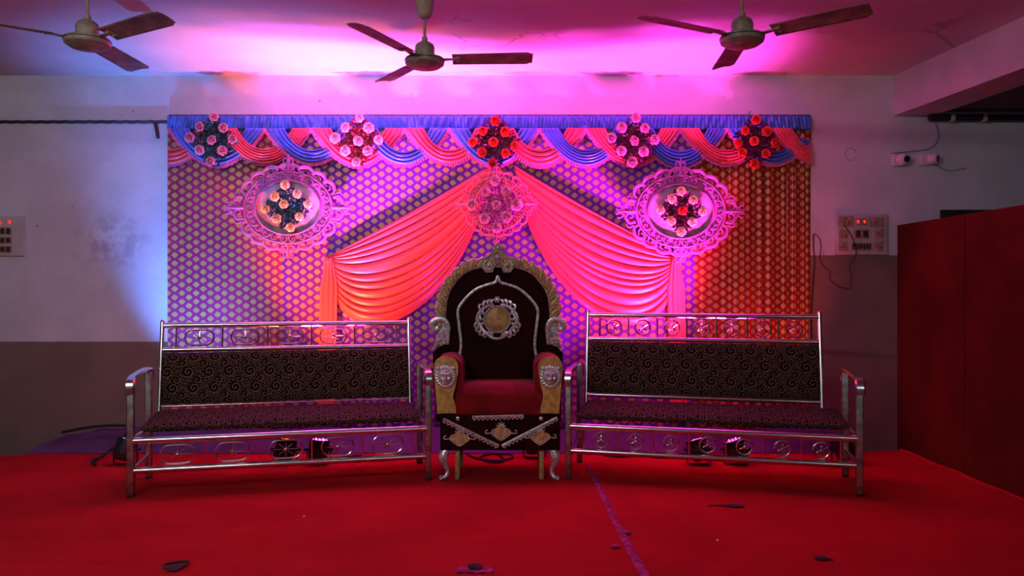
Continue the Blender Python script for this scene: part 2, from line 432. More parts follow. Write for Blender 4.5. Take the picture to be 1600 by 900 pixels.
# partition on the right
def partition():
    root = empty('partition', (2.93, 4.2, -0.5), 0, 'tall dark red board partition beside the right edge of the stage', 'partition')
    top = CZ+98/F*DW+0.5
    y0, y1 = -2.2, DW-4.2-0.003
    seams = [y1, 0.42+0.35, -0.4, -1.3, y0]
    for a, b in zip(seams[1:], seams[:-1]):
        MB().box((0, a+0.003, 0), (0.035, b-0.003, top), 0.003).build('board', M['partition'], root, smooth=False)
    MB().box((0.035, y0, top-0.06), (0.075, y1, top-0.01), 0.004).build('rail', M['partition'], root, smooth=False)
partition()

# ------------------------------------------------------------------ backdrop cloth
def curtain(name_mat, px0, px1, amp, wl, seed, label, d=DB, ztop=2.50, zbot=0.10, folds=None):
    x0, x1 = P(px0, 0, d).x, P(px1, 0, d).x
    rr = random.Random(seed); ph = [rr.uniform(0, 6.28) for _ in range(6)]
    def yy(x, z):
        k = (amp(x) if callable(amp) else amp)*max(0.12, min(1, (2.36-z)/0.35))
        s = math.sin(2*PI*x/wl+ph[0])+0.6*math.sin(2*PI*x/(wl*0.53)+ph[1]+0.5*math.sin(z*1.3+ph[3]))+0.4*math.sin(2*PI*x/(wl*0.31)+ph[2])
        for (fx, fw, fa) in (folds or []):
            s += -fa*math.exp(-((x-fx)/fw)**2)/max(k, 1e-4)
        return d + k*s*0.5
    nx = max(40, int((x1-x0)/0.006)); nz = 30
    # arc length so that the woven motifs follow the folds
    xs = [x0+(x1-x0)*i/nx for i in range(nx+1)]; arc = [0]
    for i in range(1, nx+1):
        arc.append(arc[-1]+math.hypot(xs[i]-xs[i-1], (yy(xs[i], 1.3)-yy(xs[i-1], 1.3))*1.0))
    m = MB()
    m.grid(lambda u, v: Vector((x0+(x1-x0)*u, yy(x0+(x1-x0)*u, zbot+(ztop-zbot)*v), zbot+(ztop-zbot)*v)), nx, nz,
           lambda u, v: (arc[round(u*nx)], zbot+(ztop-zbot)*v))
    c = Vector(((x0+x1)/2, d, zbot))
    o = m.build('brocade_curtain', M[name_mat], loc=c)
    tag(o, label, 'curtain')
    return solid(o, 0.002, 1)
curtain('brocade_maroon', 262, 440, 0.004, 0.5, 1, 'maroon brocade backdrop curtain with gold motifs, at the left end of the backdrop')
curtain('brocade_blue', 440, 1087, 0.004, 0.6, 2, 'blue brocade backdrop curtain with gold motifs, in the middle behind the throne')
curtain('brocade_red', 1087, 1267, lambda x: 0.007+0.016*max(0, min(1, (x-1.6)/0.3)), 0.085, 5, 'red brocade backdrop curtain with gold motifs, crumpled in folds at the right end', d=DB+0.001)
# pole that carries it
zt = 2.5105
pole = MB().tube([(-2.605, DB+0.004, zt), (2.265, DB+0.004, zt)], 0.007, 10).build('backdrop_pole', M['darkpaint'])
tag(pole, 'thin dark pole along the top edge of the backdrop', 'pole')
# violet sheet along the foot of the backdrop
def sheet():
    rr = random.Random(3); ph = [rr.uniform(0, 6) for _ in range(5)]
    def fn(u, v):
        x = -3.55+6.0*u
        h = 0.135
        if x < -2.7: h = 0.135*max(0.02, min(1, (x+3.55)/0.45)) ** 0.7
        y = DB-0.045 - v*0.225
        z = h*(1-v)**1.6 + 0.010 + 0.008*math.sin(x*9+ph[0]+v*3)*(1-v) + 0.005*math.sin(x*23+ph[1])*(1-v)
        if v > 0.9: z = 0.004
        return Vector((x, y, z))
    o = MB().grid(fn, 220, 14).build('violet_sheet', M['purple'], loc=(-0.5, 5.6, 0))
    solid(o, 0.003, 0)
    tag(o, 'violet cloth sheet lying rumpled along the foot of the backdrop', 'sheet')
sheet()

# ------------------------------------------------------------------ valance
def valance():
    root = empty('swag_valance', (P(765, 0, 5.8).x, 5.81, P(0, 260, 5.8).z), 0,
                 'blue and coral satin swag valance along the top of the backdrop', 'valance')
    L = root.location
    d = 5.816
    zt, zb_ = P(0, 181, d).z, P(0, 203, d).z
    x0, x1 = P(262, 0, d).x, P(1267, 0, d).x
    rr = random.Random(11); ph = [rr.uniform(0, 6.28) for _ in range(8)]
    def hd(u, v):
        x = x0+(x1-x0)*u
        a = math.sin(x*104+v*5.0*math.sin(x*3+ph[0])+ph[1])+0.7*math.sin(x*231+v*4*math.sin(x*2.1)+ph[2])+0.5*math.sin(x*47-v*2+ph[3])
        k = 0.010*(0.5+0.5*math.sin(x*7+ph[4])**2)
        return Vector((x, d-0.004-k*(a*0.5+0.5)-0.004*math.sin(PI*v), zt+(zb_-zt)*v+0.002*math.sin(x*30)*v))
    o = MB().grid(hd, 1500, 8).build('header', M['satin_blue'], root, loc=L); solid(o, 0.0015, 0)
    T = [265, 340, 414, 487, 560, 632, 702, 773, 843, 916, 990, 1063, 1136, 1208, 1282]
    for i in range(-1, 14):
        t0 = T[i] if i >= 0 else 190
        t2 = T[i+2] if i+2 < len(T) else t0+146
        blue = (i % 2 == 0)
        if i in (-1,): blue = False
        w = t2-t0
        bot = 258+R.uniform(-3, 5)
        inn = 234+R.uniform(-2, 3)
        npl = R.choice([4, 5, 5, 6]); pz = R.uniform(0, 1)
        def pt(u, t, t0=t0, w=w, bot=bot, inn=inn):
            # u: 0 inner edge, 1 outer edge ; t along
            s = math.sin(PI*t)
            xo = t0+w*t; yo = 200+(bot-200)*s**0.85
            ti = 0.5+(t-0.5)
            xi = t0+30+(w-60)*ti + 4*math.sin(2*PI*t)*-1; yi = 200+(inn-200)*s**0.95
            return xi+(xo-xi)*u, yi+(yo-yi)*u
        def fn(u, v, t0=t0, w=w, npl=npl, pz=pz, pt=pt):
            px, py = pt(u, v)
            pleat = abs(math.sin(PI*npl*(u**0.9)+pz*0.6))
            pinch = 0.35+0.65*math.sin(PI*min(1, max(0, v)))**0.5
            dep = 5.800-0.006-0.030*(1-v)**1.0*1.0-0.016*math.sin(PI*u)*pinch-0.017*pleat*pinch
            q = P(px, py, dep); return q
        # keep within backdrop ends
        t_lo, t_hi = 0.0, 1.0
        if t0 < 262: t_lo = (262-t0)/w
        if t0+w > 1267: t_hi = (1267-t0)/w
        lo, hi = t_lo, t_hi
        def clipx(q, u):
            x = max(P(262, 0, q.y).x, min(P(1267, 0, q.y).x, q.x)); return Vector((x, q.y, q.z))
        sw = MB().grid(lambda u, v: clipx(fn(u, lo+(hi-lo)*v), u), 42, 46).build('swag', M['satin_blue' if blue else 'satin_pink'], root, loc=L)
        sw['label'] = 'blue satin swag' if blue else 'coral satin swag'
        solid(sw, 0.0015, 0)
        fr = MB()
        def ff(u, v, fn=fn, lo=lo, hi=hi):
            t = lo+(hi-lo)*v
            a = fn(1.0, t); b = fn(0.985, t)
            nrm = Vector((a.x-b.x, 0, a.z-b.z)); nrm = nrm.normalized() if nrm.length > 1e-7 else Vector((0, 0, -1))
            q = a+nrm*(0.026*u-0.006)+Vector((0, -0.003-0.002*math.sin(v*240), 0))
            return clipx(q+nrm*0.003*u*math.sin(v*130), u)
        fr.grid(ff, 3, 150).build('fringe', M['fringe'], sw, loc=Vector((0, 0, 0)) + L)
        solid(bpy.context.scene.objects[-1], 0.002, 0) if False else None
valance()

# ------------------------------------------------------------------ the two tied-back drapes
def drape(sign, label, root_loc):
    cx = 785
    def X(dx): return cx+sign*dx            # sign -1 = left drape
    def V2(dx, py): return Vector((X(dx), py, 0))
    root = empty('tied_drape', root_loc, 0, label, 'drape', 'coral drapes tied back over the backdrop')
    S = V2(273, 406)
    rr = random.Random(5+sign); n = 12
    jit = [rr.uniform(-0.25, 0.25) for _ in range(n+2)]
    def fn(u, v):
        S0 = S+Vector((0, (u-0.5)*10, 0))
        E = V2(18+22*u, 258+92*u)
        c1 = V2(195+(270-195)*u**0.9, 360+(560-360)*u**1.1)
        c2 = V2(105+(110-105)*u, 312+(535-312)*u**1.05)
        q = bez(S0, c1, c2, E, v)
        k = min(n-1e-6, max(0, n*(u+0.022*math.sin(9*u+sign)+0.012*math.sin(21*u)))); fr = k-math.floor(k); j = jit[int(min(n, math.floor(k)))]
        # rounded pleat, falling sharply on its lower side
        pl = math.sin(PI*min(1, fr**(0.75+0.3*j)))**0.8
        pinch = min(1, (v*4.0))**0.8*(0.45+0.55*min(1, (1-v)*2.2))
        dep = 5.800-0.012-0.030*pinch*pl*(0.8+0.5*j)-0.022*math.sin(PI*u)*pinch - 0.018*(1-pinch)*math.sin(PI*u)
        return P(q.x, q.y, dep)
    o = MB().grid(fn, 240, 70).build('swagged_cloth', M['drape'], root, loc=root_loc, sharp=80); solid(o, 0.002, 0)
    # knot and tail
    def tail(u, v):
        py = 400+v*250
        wpx = 8+14*min(1, v*5)
        if v < 0.05: wpx = 6+60*v
        px = X(272)+(u-0.5)*wpx*2*0.62 - sign*0 + (sign*-1)*(-2+6*v)*-1
        dep = 5.765-0.012*abs(math.sin(PI*u*3.5+0.3))-0.012*math.sin(PI*u)-0.01*math.exp(-v*30)
        return P(px, py, dep)
    o = MB().grid(tail, 50, 40).build('tail', M['drape'], root, loc=root_loc); solid(o, 0.002, 0)
    kb = MB(); kc = P(X(274), 406, 5.752)
    kb.ball(kc, 0.020, 1, 0.8, 1.15)
    for k in range(5):
        a = PI*k/5; kb.tube([kc+Vector((0.021*math.cos(b)*math.cos(a*0.3), -0.020*math.sin(b), 0.012*math.cos(b+a)+0.008*(k-2))) for b in [PI*j/8 for j in range(9)]], 0.005, 6)
    kb.build('knot', M['drape'], root, loc=root_loc)
drape(-1, 'coral drape tied back on the left, swept down from the top centre of the backdrop', P(512, 406, 5.78))
drape(1, 'coral drape tied back on the right, swept down from the top centre of the backdrop', P(1058, 406, 5.78))

# ------------------------------------------------------------------ filigree medallions
def spiral(c, r0, r1, a0, a1, n=14, y=0.0):
    return [Vector((c[0]+(r0+(r1-r0)*t)*math.cos(a0+(a1-a0)*t), y, c[1]+(r0+(r1-r0)*t)*math.sin(a0+(a1-a0)*t))) for t in [i/n for i in range(n+1)]]
def medallion_mesh():
    m = MB(); rr = random.Random(4)
    up = (0, 1, 0)
    def ell(a, b, t, y=0.0): return Vector((a*math.cos(t), y, b*math.sin(t)))
    N = 72
    # solid inner band with relief
    vs = []; fs = []
    prof = [(0.235, 0.192, 0.0), (0.245, 0.200, -0.014), (0.30, 0.246, -0.010), (0.328, 0.262, -0.012), (0.334, 0.267, 0.0)]
    for (a, b, y) in prof:
        for k in range(N): vs.append(ell(a, b, 2*PI*k/N, y))
    for i in range(len(prof)-1):
        for k in range(N):
            l = (k+1) % N; fs.append((i*N+k, i*N+l, (i+1)*N+l, (i+1)*N+k))
    for k in range(N):
        l = (k+1) % N; fs.append((4*N+k, 4*N+l, l, k))
    m.add(vs, fs)
    m.tube([ell(0.243, 0.199, 2*PI*k/N, -0.016) for k in range(N)], 0.008, 6, closed=True)
    m.tube([ell(0.330, 0.264, 2*PI*k/N, -0.014) for k in range(N)], 0.007, 6, closed=True)
    for k in range(26):                         # C-scrolls on the band
        t = 2*PI*k/26; c = ell(0.288, 0.232, t); sgn = 1 if k % 2 else -1
        pth = spiral((c.x, c.z), 0.027, 0.006, t+sgn*2.2, t+sgn*(2.2-6.5), 16, -0.018)
        m.tube(pth, [0.0075-0.004*i/16 for i in range(17)], 5, up=up)
        m.ball((c.x, -0.018, c.z), 0.007, n=5)
    # open outer border of sweeping leaves; brocade shows between them
    for k in range(20):
        t = 2*PI*(k+0.5)/20
        if abs(math.sin(t)) < 0.20: continue    # room for the side tips
        sgn = 1 if math.cos(t) > 0 else -1
        if math.sin(t) < 0: sgn = -sgn
        a0 = ell(0.332, 0.266, t-sgn*0.10); p1 = ell(0.375, 0.302, t-sgn*0.06); p2 = ell(0.398, 0.322, t+sgn*0.10)
        p3 = ell(0.378, 0.305, t+sgn*0.25); p4 = ell(0.345, 0.278, t+sgn*0.22); p5 = ell(0.350, 0.282, t+sgn*0.12)
        pth = smooth_path([a0, p1, p2, p3, p4, p5], 5); n = len(pth)
        m.tube([q+Vector((0, -0.008, 0)) for q in pth], [0.006+0.008*math.sin(PI*i/(n-1)) for i in range(n)], 6, up=up, flat=0.7)
        lf = smooth_path([ell(0.338, 0.27, t+sgn*0.02), ell(0.360, 0.290, t+sgn*0.05), ell(0.372, 0.300, t+sgn*0.13)], 4)
        m.tube([q+Vector((0, -0.008, 0)) for q in lf], [0.009-0.006*i/(len(lf)-1) for i in range(len(lf))], 5, up=up)
    # side tips
    for s in (1, -1):
        for v in (1, -1):
            pth = smooth_path([(s*0.335, -0.008, v*0.075), (s*0.375, -0.01, v*0.085), (s*0.405, -0.01, v*0.055), (s*0.42, -0.01, v*0.022), (s*0.455, -0.01, v*0.010), (s*0.480, -0.01, v*0.022)], 5)
            n = len(pth); m.tube(pth, [0.012-0.008*i/n for i in range(n)], 6, up=up)
            m.tube(spiral((s*0.372, v*0.035), 0.036, 0.006, v*1.9, v*1.9-s*v*7.0, 18, -0.01), [0.010-0.006*i/18 for i in range(19)], 6, up=up)
            m.tube(smooth_path([(s*0.40, -0.01, v*0.012), (s*0.43, -0.01, v*0.030), (s*0.452, -0.01, v*0.046), (s*0.466, -0.01, v*0.040)], 4), 0.006, 5, up=up)
            m.tube(smooth_path([(s*0.345, -0.01, v*0.10), (s*0.385, -0.01, v*0.115), (s*0.40, -0.01, v*0.095)], 4), 0.007, 5, up=up)
        m.tube([(s*0.33, -0.012, 0), (s*0.40, -0.012, 0), (s*0.47, -0.012, 0)], [0.016, 0.011, 0.003], 6)
    # crown and foot
    for v in (1, -1):
        for s in (1, -1):
            m.tube(spiral((s*0.030, v*0.312), 0.028, 0.006, -v*PI/2, -v*PI/2+s*v*6.2, 16, -0.01), [0.009-0.005*i/16 for i in range(17)], 6, up=up)
            m.tube(smooth_path([(0, -0.01, v*0.285), (s*0.035, -0.01, v*0.345), (s*0.020, -0.01, v*0.372), (s*0.004, -0.01, v*0.345)], 5), 0.006, 5, up=up)
        m.tube([(0, -0.012, v*0.27), (0, -0.012, v*0.34), (0, -0.01, v*0.40)], [0.012, 0.009, 0.003], 6)
    return m
def panel_mesh():
    def fn(u, v):
        r = max(0.001, v)**0.9; a = 2*PI*u
        x, z = 0.240*r*math.cos(a), 0.197*r*math.sin(a)
        return Vector((x, -0.003-0.012*(1-r*r)-0.006*math.sin(9*x*6+z*25)*math.sin(3*a+1.0)*r*(1-r)*3, z))
    return MB().grid(fn, 64, 14)
med_first = None
def medallion(px, py, d, sx, sz, label):
    global med_first
    root = empty('filigree_medallion', P(px, py, d), 0, label, 'ornament', 'filigree medallions on the backdrop')
    if sx < 0.9:
        c = med_first[0].copy(); COL.objects.link(c); c.parent = root
        c.data = c.data.copy(); c.data.materials[0] = M['frame_coral']
    elif med_first is None:
        a = medallion_mesh().build('frame', M['frame_white'], root)
        b = panel_mesh().build('center_panel', M['satin_pale'], root); b['label'] = 'pale satin center panel'
        med_first = (a, b)
    else:
        for s in med_first:
            c = s.copy(); COL.objects.link(c); c.parent = root
    root.scale = (sx, 1, sz)
    return root
medallion(451, 325, 5.735, 1.0, 1.0, 'pale oval filigree medallion with cream roses, left of the throne')
medallion(1063, 331, 5.700, 1.0, 1.0, 'pale oval filigree medallion with cream roses and one red rose, right of the throne')
medallion(776, 319, 5.652, 0.64, 0.74, 'narrower filigree medallion where the two drapes meet above the throne')

# ------------------------------------------------------------------ roses and bouquets
def rose_mesh():
    m = MB(); rr = random.Random(9)
    m.ball((0, -0.012, 0), 0.011, n=6)
    for (cnt, r, h, wd, op) in ((3, 0.009, 0.027, 0.030, 0.15), (4, 0.016, 0.026, 0.042, 0.35), (5, 0.026, 0.021, 0.058, 0.8), (6, 0.034, 0.013, 0.066, 1.2)):
        o = rr.uniform(0, 6)
        for k in range(cnt):
            a = o+2*PI*k/cnt+rr.uniform(-.15, .15)
            def fn(u, v, a=a, r=r, h=h, wd=wd, op=op):
                s = (u-0.5)*2
                wv = wd*min(1, (0.35+v*1.6))*(1-0.35*max(0, v-0.75)/0.25)
                rad = 0.006+(r-0.006)*v**0.6+op*0.003*v*v - 0.005*s*s*v
                ang = a+s*wv/max(0.012, rad)*0.5
                y = -h*math.sin(min(1.0, v)*PI*0.55)-0.004+0.004*math.cos(s*2.6)*v
                if v > 0.85: y += 0.003*op
                return Vector((rad*math.cos(ang), y, rad*math.sin(ang)))
            m.grid(fn, 6, 5)
    return m
ROSE = {}
def rose(kind, loc, parent, scale):
    if kind not in ROSE:
        o = rose_mesh().build('rose', M['rose_'+kind], parent, sharp=70); ROSE[kind] = o
    else:
        o = ROSE[kind].copy(); COL.objects.link(o); o.parent = parent
    o.location = loc; o.scale = (scale,)*3
    o.rotation_euler = (R.uniform(-.25, .25), R.uniform(0, 6.28), R.uniform(-.25, .25))
    return o
def foliage_mesh(hw, hh, n, seed, size=1.0):
    rr = random.Random(seed); m = MB()
    for i in range(n):
        while True:
            x, z = rr.uniform(-1, 1), rr.uniform(-1, 1)
            if abs(x)**1.15+abs(z)**1.15 < 1: break
        L = rr.uniform(0.022, 0.042)*size; wd = L*rr.uniform(0.16, 0.30)
        a = math.atan2(z, x)+rr.uniform(-1.3, 1.3); e = rr.uniform(-0.2, 1.0)
        c = Vector((x*hw, -0.004-0.030*rr.random(), z*hh))
        dr = Vector((math.cos(a)*math.cos(e), -math.sin(e), math.sin(a)*math.cos(e)))
        sd = Vector((-math.sin(a), rr.uniform(-.6, .6), math.cos(a))).normalized()
        nr = dr.cross(sd)
        m.add([c, c+dr*L*0.5+sd*wd+nr*wd*0.3, c+dr*L, c+dr*L*0.5-sd*wd+nr*wd*0.3, c+dr*L*0.5-nr*wd*0.3], [(0, 1, 4), (1, 2, 4), (2, 3, 4), (3, 0, 4)])
    # woody core that binds it
    m.prism([(hw*0.62*math.cos(t), hh*0.62*math.sin(t)) for t in [2*PI*k/16 for k in range(16)]], -0.012, 0.0)
    return m
OFF = [(3, -36), (-19, -21), (17, -20), (-35, -4), (0, 0), (32, -2), (-19, 15), (15, 16), (-2, 33)]
def bouquet(px, py, d, kinds, leaf, label, off=OFF, hw=0.165, hh=0.185, rs=1.08, n=540, lab=None, lsize=1.0):
    c = P(px, py, d); root = empty('rose_bouquet', c, 0, label, 'bouquet', 'rose bouquets pinned to the backdrop')
    foliage_mesh(hw, hh, n, int(px), lsize).build('foliage', M[leaf], root, smooth=False)
    s = d/F
    for i, (dx, dy) in enumerate(off):
        k = kinds[i % len(kinds)] if isinstance(kinds, (list, tuple)) else kinds
        o = rose(k, (dx*s, -0.030-R.uniform(0, .010), -dy*s), root, rs*R.uniform(0.88, 1.06))
        if lab and k == lab[0]: o['label'] = lab[1]
    return root
bouquet(335, 221, 5.722, 'pink', 'leaf_green', 'bouquet of pink roses on blue green foliage, at the left end of the valance')
bouquet(561, 222, 5.722, 'pale', 'leaf_red', 'bouquet of whitish roses on crimson foliage on the valance, second from the left')
bouquet(775, 222, 5.722, 'red', 'leaf_plum', 'bouquet of orange red roses on the valance, straight above the throne',
        [(-1, -31), (-20, -15), (15, -14), (-35, 2), (-4, 2), (29, 8), (-22, 17), (15, 19), (-4, 34)])
bouquet(989, 222, 5.722, 'pink', 'leaf_plum', 'bouquet of bright pink roses on dark foliage on the valance, second from the right')
bouquet(1178, 222, 5.722, 'red', 'leaf_plum', 'bouquet of deep red roses at the right end of the valance',
        [(1, -33), (-17, -16), (17, -15), (-27, 4), (-2, 0), (31, 3), (-21, 18), (16, 19), (-3, 36)])
bouquet(450, 324, 5.716, 'yellow', 'leaf_green', 'bouquet of cream yellow roses pinned inside the left filigree medallion',
        [(-2, -34), (-17, -16), (17, -20), (-33, 3), (-4, -4), (34, -4), (-14, 19), (20, 15), (6, 32)], 0.16, 0.165, 1.0)
bouquet(1063, 330, 5.680, ['yellow']*4+['red']+['yellow']*4, 'leaf_plum', 'bouquet of cream roses around one red rose, inside the right filigree medallion',
        [(0, -30), (-15, -18), (18, -16), (-33, -1), (2, 0), (33, 1), (-16, 16), (17, 17), (0, 33)], 0.155, 0.16, 0.95, lab=('red', 'red rose'))
bouquet(776, 322, 5.622, 'pink', 'leaf_pink', 'bouquet of bright pink roses hung where the drapes meet, straight above the throne finial',
        [(-2, -38), (-17, -21), (15, -21), (-37, -1), (0, 0), (31, -1), (-18, 20), (16, 18), (0, 34)], 0.17, 0.19, 1.15, 560, lsize=0.8)

# ------------------------------------------------------------------ chrome benches
def bench(fl, fr, H, kind, label, rails, group='chrome benches either side of the throne', nb=5, cush=(0.46, 0.79), bottom_r=0.006, inset=(0.07, 0.07)):
    """fl, fr: feet of the front legs. rails: z of top, second and bottom back rail, upper and lower front rail, arm"""
    a, b = Vector((*fl, 0)), Vector((*fr, 0)); L = (b-a).length
    rz = math.atan2(b.y-a.y, b.x-a.x)
    mid = (a+b)/2
    root = empty('bench', mid, rz, label, 'bench', group)
    h = L/2; zt, z2, z3, f1, f2, arm = rails
    D = 0.46; S = 0.020
    ch, cd = M['chrome'], M['chrome_dull']
    for s in (-1, 1):
        for y, zz in ((0, arm-0.02), (D, arm+0.005)):
            m = MB(); m.box((s*h-S, y-S, 0.012), (s*h+S, y+S, zz), 0.006)
            lg = m.build('leg', cd, root)
            MB().box((s*h-S*0.9, y-S*0.9, 0.0012), (s*h+S*0.9, y+S*0.9, 0.0118), 0.002).build('foot_cap', M['black'], lg)
        # armrest: flat bowed band curling down over the front leg
        pth = smooth_path([(s*h, -0.030, arm-0.075), (s*h, -0.030, arm-0.035), (s*h, -0.012, arm-0.003), (s*h, 0.05, arm+0.012), (s*h, D*0.55, arm+0.022), (s*h, D-0.03, arm+0.022), (s*h, D+0.028, arm+0.002), (s*h, D+0.032, arm-0.05)], 6)
        m = MB()
        for q0, q1 in zip(pth[:-1], pth[1:]):
            pass
        rw = 0.026; t = 0.009
        n = len(pth); vs = []; fs = []
        for i, q in enumerate(pth):
            tg = (pth[min(i+1, n-1)]-pth[max(0, i-1)]).normalized(); nn = Vector((1, 0, 0)).cross(tg)
            for (ax, bn) in ((-rw, -t*0.4), (-rw*0.7, t), (rw*0.7, t), (rw, -t*0.4), (rw*0.8, -t), (-rw*0.8, -t)):
                vs.append(q+Vector((ax, 0, 0))+nn*bn)
        for i in range(n-1):
            for k in range(6):
                l = (k+1) % 6; fs.append((i*6+k, i*6+l, (i+1)*6+l, (i+1)*6+k))
        fs += [(0, 1, 2, 3, 4, 5), tuple((n-1)*6+k for k in (5, 4, 3, 2, 1, 0))]
        m.add(vs, fs).build('armrest', ch, root, sharp=50)
        # low side rails joining the legs
        MB().cyl((s*h, S, f1), (s*h, D-S, f1), 0.014).build('side_rail', ch, root)
        MB().cyl((s*h, S, f2), (s*h, D-S, f2), 0.012).build('side_rail', ch, root)
    def yb(z): return 0.40+0.115*(z-0.40)/(zt-0.40)      # the back leans away
    xl, xr = -h+inset[0], h-inset[1]
    for x in (xl, xr):
        m = MB(); m.tube([(x, yb(0.345), 0.345), (x, yb(zt+0.012), zt+0.012)], 0.014, 12)
        m.ball((x, yb(zt+0.012), zt+0.012), 0.0145, n=6)
        m.build('back_post', ch, root)
    for z, r in ((zt-0.012, 0.018), (z2, 0.016), (z3, bottom_r)):
        MB().cyl((xl+0.008, yb(z), z), (xr-0.008, yb(z), z), r, 18).build('back_rail', ch, root)
    for z, r in ((f1, 0.021), (f2, 0.019)):
        MB().cyl((-h+S*0.6, 0, z), (h-S*0.6, 0, z), r, 20).build('front_rail', ch, root)
    MB().cyl((-h+S*0.6, D, f1), (h-S*0.6, D, f1), 0.012, 12).build('rear_rail', ch, root)
    # cushions
    def cushion(cx0, cx1, c0, c1, th, plane):
        import bmesh
        def sq(t, e): return (abs(t)**e)*(1 if t > 0 else -1)
        m = MB(); NU, NV = 60, 20
        def fn(side):
            def f(u, v):
                x = cx0+(cx1-cx0)*u; w = c0+(c1-c0)*v
                ed = (1-abs(2*u-1)**18)*(1-abs(2*v-1)**6)
                hgt = th*(0.30+0.70*max(0, ed)**0.5)*side
                return plane(x, w, hgt)
            return f
        for side in (1, -1):
            f = fn(side); o = len(m.v)
            m.grid(f, NU, NV, lambda u, v: ((cx1-cx0)*u, (c1-c0)*v-(1 if v < 0.5 else -1)*side*0.035*abs(2*v-1)**10))
        # close the rim
        w = NU+1; tot = w*(NV+1)
        rim = [i for i in range(w)]+[j*w+NU for j in range(1, NV+1)]+[NV*w+i for i in range(NU-1, -1, -1)]+[j*w for j in range(NV-1, 0, -1)]
        for k in range(len(rim)):
            p, q = rim[k], rim[(k+1) % len(rim)]
            m.f.append((p, q, q+tot, p+tot))
        return m
    fab = M['swirl']
    ls = 0.335+0.030
    cushion(-h+0.045, h-0.045, 0.030, 0.455, 0.030, lambda x, w, t: Vector((x, w, f1+0.058+0.030*(w/0.45)+t))).build('seat_cushion', fab, root, sharp=60)
    cushion(xl+0.016, xr-0.016, cush[0], cush[1], 0.022, lambda x, w, t: Vector((x, yb(w)-t*0.98-0.004, w))).build('back_cushion', fab, root, sharp=60)
    # bars and ornaments between rails
    def band(x0, x1, za, zb2, yf, n):
        step = (x1-x0)/n
        for k in range(n+1):
            x = x0+step*k
            m = MB(); pts = [(x, yf(za+(zb2-za)*j/24), za+(zb2-za)*j/24) for j in range(25)]
            m.tube(pts, [0.0052+(0.0012 if j % 2 else 0) for j in range(25)], 6); m.build('spindle', ch, root)
        zc = (za+zb2)/2; hh = (zb2-za)/2
        for k in range(n):
            cx = x0+step*(k+0.5)
            m = MB(); y = lambda z: yf(z)-0.002
            if kind == 'oval':
                rh = hh*0.80; rw_ = step*0.31; pts = []
                for j in range(36):
                    t = 2*PI*j/36; ct, st_ = math.cos(t), math.sin(t)
                    pts.append((cx+(rw_-rh*0.95)*(1 if ct > 0 else -1)*min(1, abs(ct)*4)+rh*0.95*ct*1.0, y(zc+rh*st_), zc+rh*st_))
                m.tube(pts, 0.0056, 6, closed=True)
                for j in range(8):
                    t = PI*j/4; e = (rw_*0.95 if abs(math.sin(t)) < 0.1 else (rh*1.25 if abs(math.cos(t)) > 0.1 else rh))
                    m.tube([(cx, y(zc), zc), (cx+math.cos(t)*e*0.82, y(zc+math.sin(t)*min(e, rh)*0.80), zc+math.sin(t)*min(e, rh)*0.80)], 0.0026, 5)
                o = m.build('oval_ornament', ch, root)
                MB().ball((cx, y(zc)-0.006, zc), 0.0135, n=8).build('boss', ch, o)
            else:
                rr_ = min(hh*0.78, 0.054)
                m.tube([(cx+rr_*math.cos(2*PI*j/30), y(zc+rr_*math.sin(2*PI*j/30)), zc+rr_*math.sin(2*PI*j/30)) for j in range(30)], 0.0062, 6, closed=True)
                m.cyl((cx, y(zc), zc+rr_), (cx, y(zb2), zb2), 0.003, 5); m.cyl((cx, y(zc), zc-rr_), (cx, y(za), za), 0.003, 5)
                for j in range(3):
                    t = PI/2+2*PI*j/3
                    dx, dz_ = math.cos(t), math.sin(t)
                    m.tube([(cx+dx*rr_*q, y(zc+dz_*rr_*q)-0.003, zc+dz_*rr_*q) for q in (0.1, 0.35, 0.55, 0.72)], [0.002, 0.0075, 0.006, 0.0012], 7)
                    m.tube([(cx-dx*rr_*q, y(zc-dz_*rr_*q), zc-dz_*rr_*q) for q in (0.1, 0.95)], 0.0014, 4)
                o = m.build('round_ornament', ch, root)
                MB().ball((cx, y(zc)-0.004, zc), 0.0085, n=6).build('boss', ch, o)
    band(xl+0.085, xr-0.085 if kind == 'oval' else xr-0.06, z2+0.015, zt-0.030, yb, nb)
    band(-h+0.10, h-0.10, f2+0.018, f1-0.020, lambda z: 0.0, nb)
    return root
M['swirl'] = mat_swirl('black_bronze_scroll_velvet')
bench((-2.187, 4.405), (-0.524, 4.805), 0.97, 'oval', 'chrome bench with oval rings in its rails, left of the throne',
      (0.972, 0.805, 0.455, 0.322, 0.150, 0.672), nb=5, cush=(0.468, 0.786))
bench((0.356, 4.845), (2.006, 4.435), 1.03, 'round', 'chrome bench with small round rings in its rails, right of the throne',
      (1.025, 0.852, 0.475, 0.330, 0.175, 0.662), nb=7, cush=(0.492, 0.834), bottom_r=0.015, inset=(0.05, 0.145))

